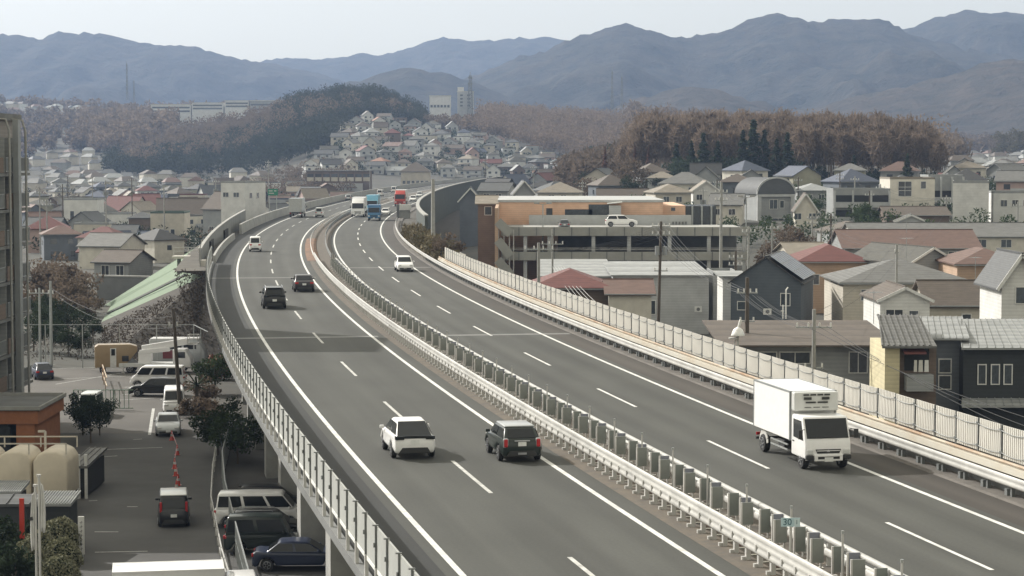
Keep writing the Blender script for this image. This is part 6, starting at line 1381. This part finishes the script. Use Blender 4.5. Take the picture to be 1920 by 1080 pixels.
# landmarks of the ridge
def slab_building(label, u0, u1, yt, yb, d, parts, name='building', depth=14):
    w_ = (u1 - u0) / FPX * d; h = (yb - yt) / FPX * d; t = thing(name, label, 'building', (X((u0 + u1) / 2, d), d, Z(yb, d))); MB().box((0, depth / 2, h / 2 - 8), (w_, depth, h + 16)).build('wall', M(parts[0]), t); MB().box((0, depth / 2, h + .3), (w_ + .6, depth + .6, .6)).build('roof', M('concrete_pale'), t)
    return t, w_, h
t, w_, h = slab_building('white hilltop building with a row of dark slots under its tall blank top', 806, 845, 181, 210, 1740, ('wall_white',))
for i in range(6): MB().box((-w_ / 2 + w_ * (i + .6) / 6.2, -.1, h * .36), (w_ / 9, .3, h * .16)).build('window', M('glass_win'), t)
t, w_, h = slab_building('grey hilltop tower block right of the white building', 858, 888, 173, 205, 1760, ('wall_pale_grey',)); MB().box((-w_ * .3, 4, h + 2), (5, 6, 4)).build('roof_house', M('wall_white'), t)
for i in range(4):
    for j in range(2): MB().box((-w_ * .25 + j * w_ * .45, -.1, h * (.2 + .2 * i)), (2.2, .3, 1.4)).build('window', M('glass_win'), t)
for u0, u1, yt, yb, lab in ((285, 360, 197, 214, 'long pale school building along the left ridge, farthest left of four'), (362, 420, 194, 208, 'second long pale building along the left ridge'), (424, 468, 190, 204, 'third pale building along the left ridge with a small white tower'), (470, 528, 190, 212, 'stepped grey building at the right end of the left ridge')):
    t, w_, h = slab_building(lab, u0, u1, yt, yb, 1850, ('wall_white' if u0 < 470 else 'wall_grey',))
    for k in range(2): MB().box((0, -.1, h * (.3 + .4 * k)), (w_ * .94, .3, 1.4)).build('window_band', M('glass_win'), t)
def mast(label, u, y0, y1, d, lattice=True, wdt=1.6):
    h = Z(y0, d) - Z(y1, d); t = thing('radio_mast', label, 'mast', (X(u, d), d, Z(y1, d))); mb = MB(); n = 8
    for k in range(4):
        a, b = ((-1, -1), (1, -1), (1, 1), (-1, 1))[k]; mb.bar((a * wdt / 2, b * wdt / 2, -6), (a * wdt * .18, b * wdt * .18, h), wdt * .16)
    for i in range(n):
        f, g = i / n, (i + 1) / n; r0, r1 = wdt / 2 * (1 - .64 * f), wdt / 2 * (1 - .64 * g)
        if lattice:
            mb.bar((-r0, -r0, h * f), (r1, -r1, h * g), wdt * .1); mb.bar((r0, -r0, h * f), (-r1, -r1, h * g), wdt * .1); mb.bar((-r0, r0, h * f), (r1, r1, h * g), wdt * .1)
    mb.build('lattice', M('galv_dark'), t); MB().tube([(0, 0, h), (0, 0, h * 1.1)], wdt * .07, 5).build('aerial', M('galv_dark'), t)
    if wdt > 2: 
        for k in (.55, .75, .92): MB().box((0, 0, h * k), (wdt * .9, wdt * .9, 1.0)).build('platform', M('galv_dark'), t)
mast('lattice radio tower beside the grey hilltop block', 882, 142, 206, 1755, wdt=4.2); mast('tall thin mast on the brown hill, left of a shorter one', 1147, 134, 204, 1700, wdt=2.0); mast('shorter thin mast on the brown hill, right of the tall one', 1165, 144, 204, 1720, wdt=1.8)
mast('tall thin mast on the far left ridge', 241, 120, 178, 2100, wdt=1.8); mast('short thin mast right beside the tall one on the left ridge', 254, 152, 180, 2120, wdt=1.4)
# ------------------------------------------------------------------ poles and wires
ins = MB().tube([(0, 0, 0), (0, 0, .28)], .07, 6).mesh('insulator', M('insulator'))
POLE = {}
def pole(label, u, yt, d, m='pole_concrete', arms=((.6, 1.7),), box=False, r=.16, lean=0, key=None, rz=0, lamp=False, zb=None):
    z0 = land(X(u, d), d) - .2 if zb is None else zb; h = Z(yt, d) - z0; t = thing('utility_pole', label, 'pole', (X(u, d), d, z0), rz)
    MB().tube([(0, 0, 0), (lean, 0, h)], [r * 1.15, r * .8], 8).build('pole', M(m), t)
    for dz, w_ in arms:
        MB().bar((-w_ / 2 + lean, 0, h - dz), (w_ / 2 + lean, 0, h - dz), .1).build('crossarm', M('galv'), t)
        for k in range(4 if w_ > 1.4 else 2): place(ins, 'insulator', t, (lean - w_ / 2 + .1 + k * (w_ - .2) / (3 if w_ > 1.4 else 1), 0, h - dz + .05))
    if box:
        for s in (-1, 1): MB().tube([(lean + s * .38, -.1, h - 3.4), (lean + s * .38, -.1, h - 2.5)], .24, 10).build('transformer', M('tin_grey'), t)
    if lamp: MB().bar((0, 0, h - .1), (1.2, 0, h + .25), .07).box((1.4, 0, h + .22), (.7, .25, .12)).build('lamp_arm', M('galv'), t)
    POLE[key or label] = (X(u, d) + lean, d, z0 + h); return t
pole('brown utility pole with transformers before the pale metal workshop', 1234, 415, 213, 'pole_brown', ((.5, 1.9), (1.3, 1.9), (5, 1.4)), True, key='a', lean=.3)
pole('pole with insulators standing at the fence near the red-brown roof', 1010, 455, 186, 'pole_concrete', ((.6, 2.6),), key='b')
pole('slim wood pole rising beside the red-brown roof', 1036, 430, 230, 'pole_concrete', ((1.6, 2.4),), key='b2', r=.12)
pole('tall grey pole right of the pale workshop', 1352, 342, 258, 'pole_concrete', ((1.2, 1.6), (2.2, 1.6)), key='c', r=.2)
pole('grey pole at the right end of the parking deck', 1404, 425, 240, 'pole_concrete', ((.6, 1.6),), key='d', r=.14)
pole('dark pole rising before the dish antenna roof', 1402, 520, 162, 'pole_brown', ((1.2, 1.6), (3.4, 1.2)), key='e', r=.18)
pole('concrete pole with a row of insulators in front of the brown-edged building', 1528, 580, 150, 'pole_concrete', ((1.3, 2.6), (4.2, 1.4)), key='f', r=.16)
pole('concrete pole in front of the grey hip roof', 1682, 458, 207, 'pole_concrete', ((.8, .5),), key='g', r=.15)
pole('pole left of the slate-blue house', 1380, 470, 236, 'pole_brown', ((.8, 1.6), (1.6, 1.6)), key='h', r=.14)
pole('tall concrete lamp pole standing inside the dry planter', 812, 336, 262, 'pole_concrete', (), key='lamp', r=.26, zb=7)
pole('leaning wooden pole beside the small palm', 335, 578, 162, 'pole_brown', ((1.4, .8),), key='w', r=.15, lean=-.5)
pole('grey pole standing against the lot fence', 93, 527, 199, 'galv', ((1.2, .6),), key='lot', r=.14)
pole('grey pole with crossarm just left of the lot fence pole', 72, 540, 203, 'galv', ((.5, 2.2),), key='lot2', r=.12)
k = 0
for u, yt, d, lab in ((1318, 352, 440, 'thin pole behind the white gable left of the vault'), (1344, 336, 470, 'thin pole just left of the vaulted building'), (1362, 332, 480, 'pair pole close left of the vaulted roof'), (1392, 350, 455, 'pole at the left wall of the vaulted building'), (1496, 332, 470, 'pole right behind the vaulted roof'), (1523, 400, 340, 'pole between the vault and rust-red hall'),
    (1540, 425, 318, 'brown pole above the left end of the rust-red hall'), (1574, 322, 470, 'left post of the pair above gallery apartments'), (1602, 330, 440, 'pole in front of the gallery apartments, left of two'), (1650, 345, 415, 'pole in front of the gallery apartments, right of two'), (1630, 358, 400, 'short pole before the gallery apartments'), (1774, 366, 400, 'pole just left of the white cube building'), (1762, 274, 700, 'tall twin pole at the right end of the bare wood, left one'), (1766, 272, 705, 'tall twin pole at the right end of the bare wood, right one'),
    (1908, 378, 395, 'pole before the white wing at the right edge'), (1894, 372, 420, 'pole behind the white wing at the right edge'), (1246, 322, 560, 'pole against the round brown tree'), (1092, 338, 520, 'pole right of the tan hip roof behind the store'), (1448, 418, 300, 'pole right of the parking deck among brown bushes'), (1558, 400, 330, 'brown pole behind the red-roofed peach house'),
    (199, 338, 470, 'dark pole before the white terrace house'), (308, 350, 455, 'dark pole before the green-edged house'), (248, 333, 560, 'pale pole behind the faded red roofs'), (174, 330, 600, 'thin pole behind the white terrace house'), (405, 335, 520, 'pole left of the long brown roof by the road'), (118, 345, 520, 'pale thin pole at the left end of the white terrace house'), (75, 355, 430, 'pole close to the apartment balconies in the valley'), (88, 370, 420, 'second pole close to the apartment balconies in the valley'), (128, 330, 640, 'pale pole far in the left valley'), (504, 300, 640, 'pole left of the eight-bay building'), (694, 300, 880, 'pole at the right end of the eight-bay building'), (910, 296, 900, 'pole in front of the hillside houses at right'), (1000, 310, 640, 'pole behind the tan hip roof before the hillside')):
    pole(lab, u, yt, d, 'pole_brown' if k % 3 == 1 else 'pole_concrete', ((.8, 1.8),) + (((1.6, 1.8),) if k % 2 else ()), k % 4 == 0, r=.15, key='p%d' % k); k += 1
def wire(label, a, b, sag=1.0, n=14, r=.013, group='overhead wires of the right town'):
    a, b = Vector(a), Vector(b); pts = [a.lerp(b, i / n) - Vector((0, 0, sag * 4 * (i / n) * (1 - i / n))) for i in range(n + 1)]
    o = MB().tube(pts, r, 4).build('wire', mat('wire_grey', (.05, .052, .055), .7) if r < .02 else mat('wire_pale', (.40, .40, .39), .5)); tag(o, label, 'wire', group)
P = lambda k, dx=0, dz=-.6: Vector(POLE[k]) + Vector((dx, 0, dz))
far_r = Vector((46, 118, 9.2))
for i, (dx, dz) in enumerate(((-.6, -1.2), (.3, -1.2), (.9, -1.2), (.0, -4.2), (.5, -4.2))):
    wire('pale overhead wire running from the insulator pole to the lower right', P('f', dx, dz), W(1980, 800 + 20 * i, 128) , .5, r=.019, group='pale wires at the lower right')
for i, (dx, dz) in enumerate(((-.8, -.5), (-.3, -.5), (.3, -.5), (.8, -.5), (-.6, -1.3), (.6, -1.3))):
    wire('overhead wire strung between the brown transformer pole and the fence pole', P('a', dx, dz), P('b', dx, -.6), .8, r=.012, group='wires before the pale workshop')
    wire('overhead wire between transformer pole and the dark pole by the dish antenna', P('a', dx, dz), P('e', dx * .8, -1.2), 1.0, group='wires right of the transformer pole')
    wire('overhead wire between the dark pole and the insulator pole', P('e', dx * .8, -1.2), P('f', dx, -1.3), .5, group='wires above the brown-edged building')
for i in range(5): wire('pale guy wire slanting down over the red-brown roof', W(1036, 500, 226) + Vector((.3 * i, 0, 0)), W(1105 + 10 * i, 590, 176), .3, r=.021, group='pale guy wires over the red-brown roof')
for a, b, lab in (('h', 'd', 'thin wire left of the slate-blue house'), ('d', 'c', 'thin wire rising to the tall grey pole'), ('c', 'p3', 'thin wire from tall grey pole towards the vault'), ('g', 'p6', 'thin wire from the hip-roof pole to the rust-red hall'), ('p0', 'p1', 'thin wire left of the vault'), ('p8', 'p9', 'thin wire before the gallery apartments'), ('g', 'p11', 'thin wire from the hip-roof pole to the white cube'), ('p20', 'p21', 'thin wire across the left valley between dark poles'), ('lot', 'w', 'thin wire over the parking lot')):
    wire(lab, P(a), P(b), 1.2, group=None); wire(lab.replace('thin', 'second thin'), P(a, .6, -1.4), P(b, .6, -1.4), 1.2, group=None)
for a, b in (('p2', 'p3'), ('p3', 'p4'), ('p5', 'p6'), ('p6', 'p19'), ('p10', 'p11'), ('p9', 'p11'), ('p14', 'p15'), ('p18', 'h'), ('p5', 'g'), ('p20', 'p22'), ('p21', 'p24'), ('p25', 'p20'), ('g', 'f')):
    for dx, dz in ((-.7, -.5), (.7, -.5)): wire('thin overhead wire linking two poles among the roofs', P(a, dx, dz), P(b, dx, dz), 1.0, group='thin wires among the roofs')
# aerials on roofs
am = MB().tube([(0, 0, 0), (0, 0, 2.6)], .03, 5).bar((-.7, 0, 2.5), (.7, 0, 2.5), .03)
for i in range(6): am.bar((-.6 + .24 * i, -.4, 2.5), (-.6 + .24 * i, .4, 2.5), .025)
am = am.mesh('roof_aerial', M('galv'))
for u, y, d, lab in ((1640, 600, 168, 'roof aerial on the brown-edged flat roof'), (1700, 486, 220, 'roof aerial on the grey hip roof'), (1560, 460, 266, 'roof aerial on the red-roofed peach house'), (1830, 520, 232, 'roof aerial behind the cream wing'), (1700, 432, 305, 'roof aerial on the rust-red hall'), (220, 372, 562, 'roof aerial on the white terrace house')):
    tag(place(am, 'roof_aerial', None, W(u, y, d) - Vector((0, 0, .3)), .5), lab, 'aerial')
# small clutter of the yards
ac = MB().box((0, 0, .3), (.8, .3, .6)).mesh('outdoor_unit', M('trim_white')); fan = MB().tube([(0, -.16, .3), (0, -.17, .3)], .2, 12).mesh('fan', M('concrete_dark'))
for u, y, d, lab in ((1655, 582, 215.6, 'white air-conditioner unit on the cream wall under the grey hip roof'), (1440, 590, 213, 'white air-conditioner unit on the slate-blue wall'), (1310, 585, 235, 'white air-conditioner unit on the pale workshop wall')):
    o = thing('outdoor_unit', lab, 'air conditioner', W(u, y, d)); place(ac, 'case', o); place(fan, 'fan', o)
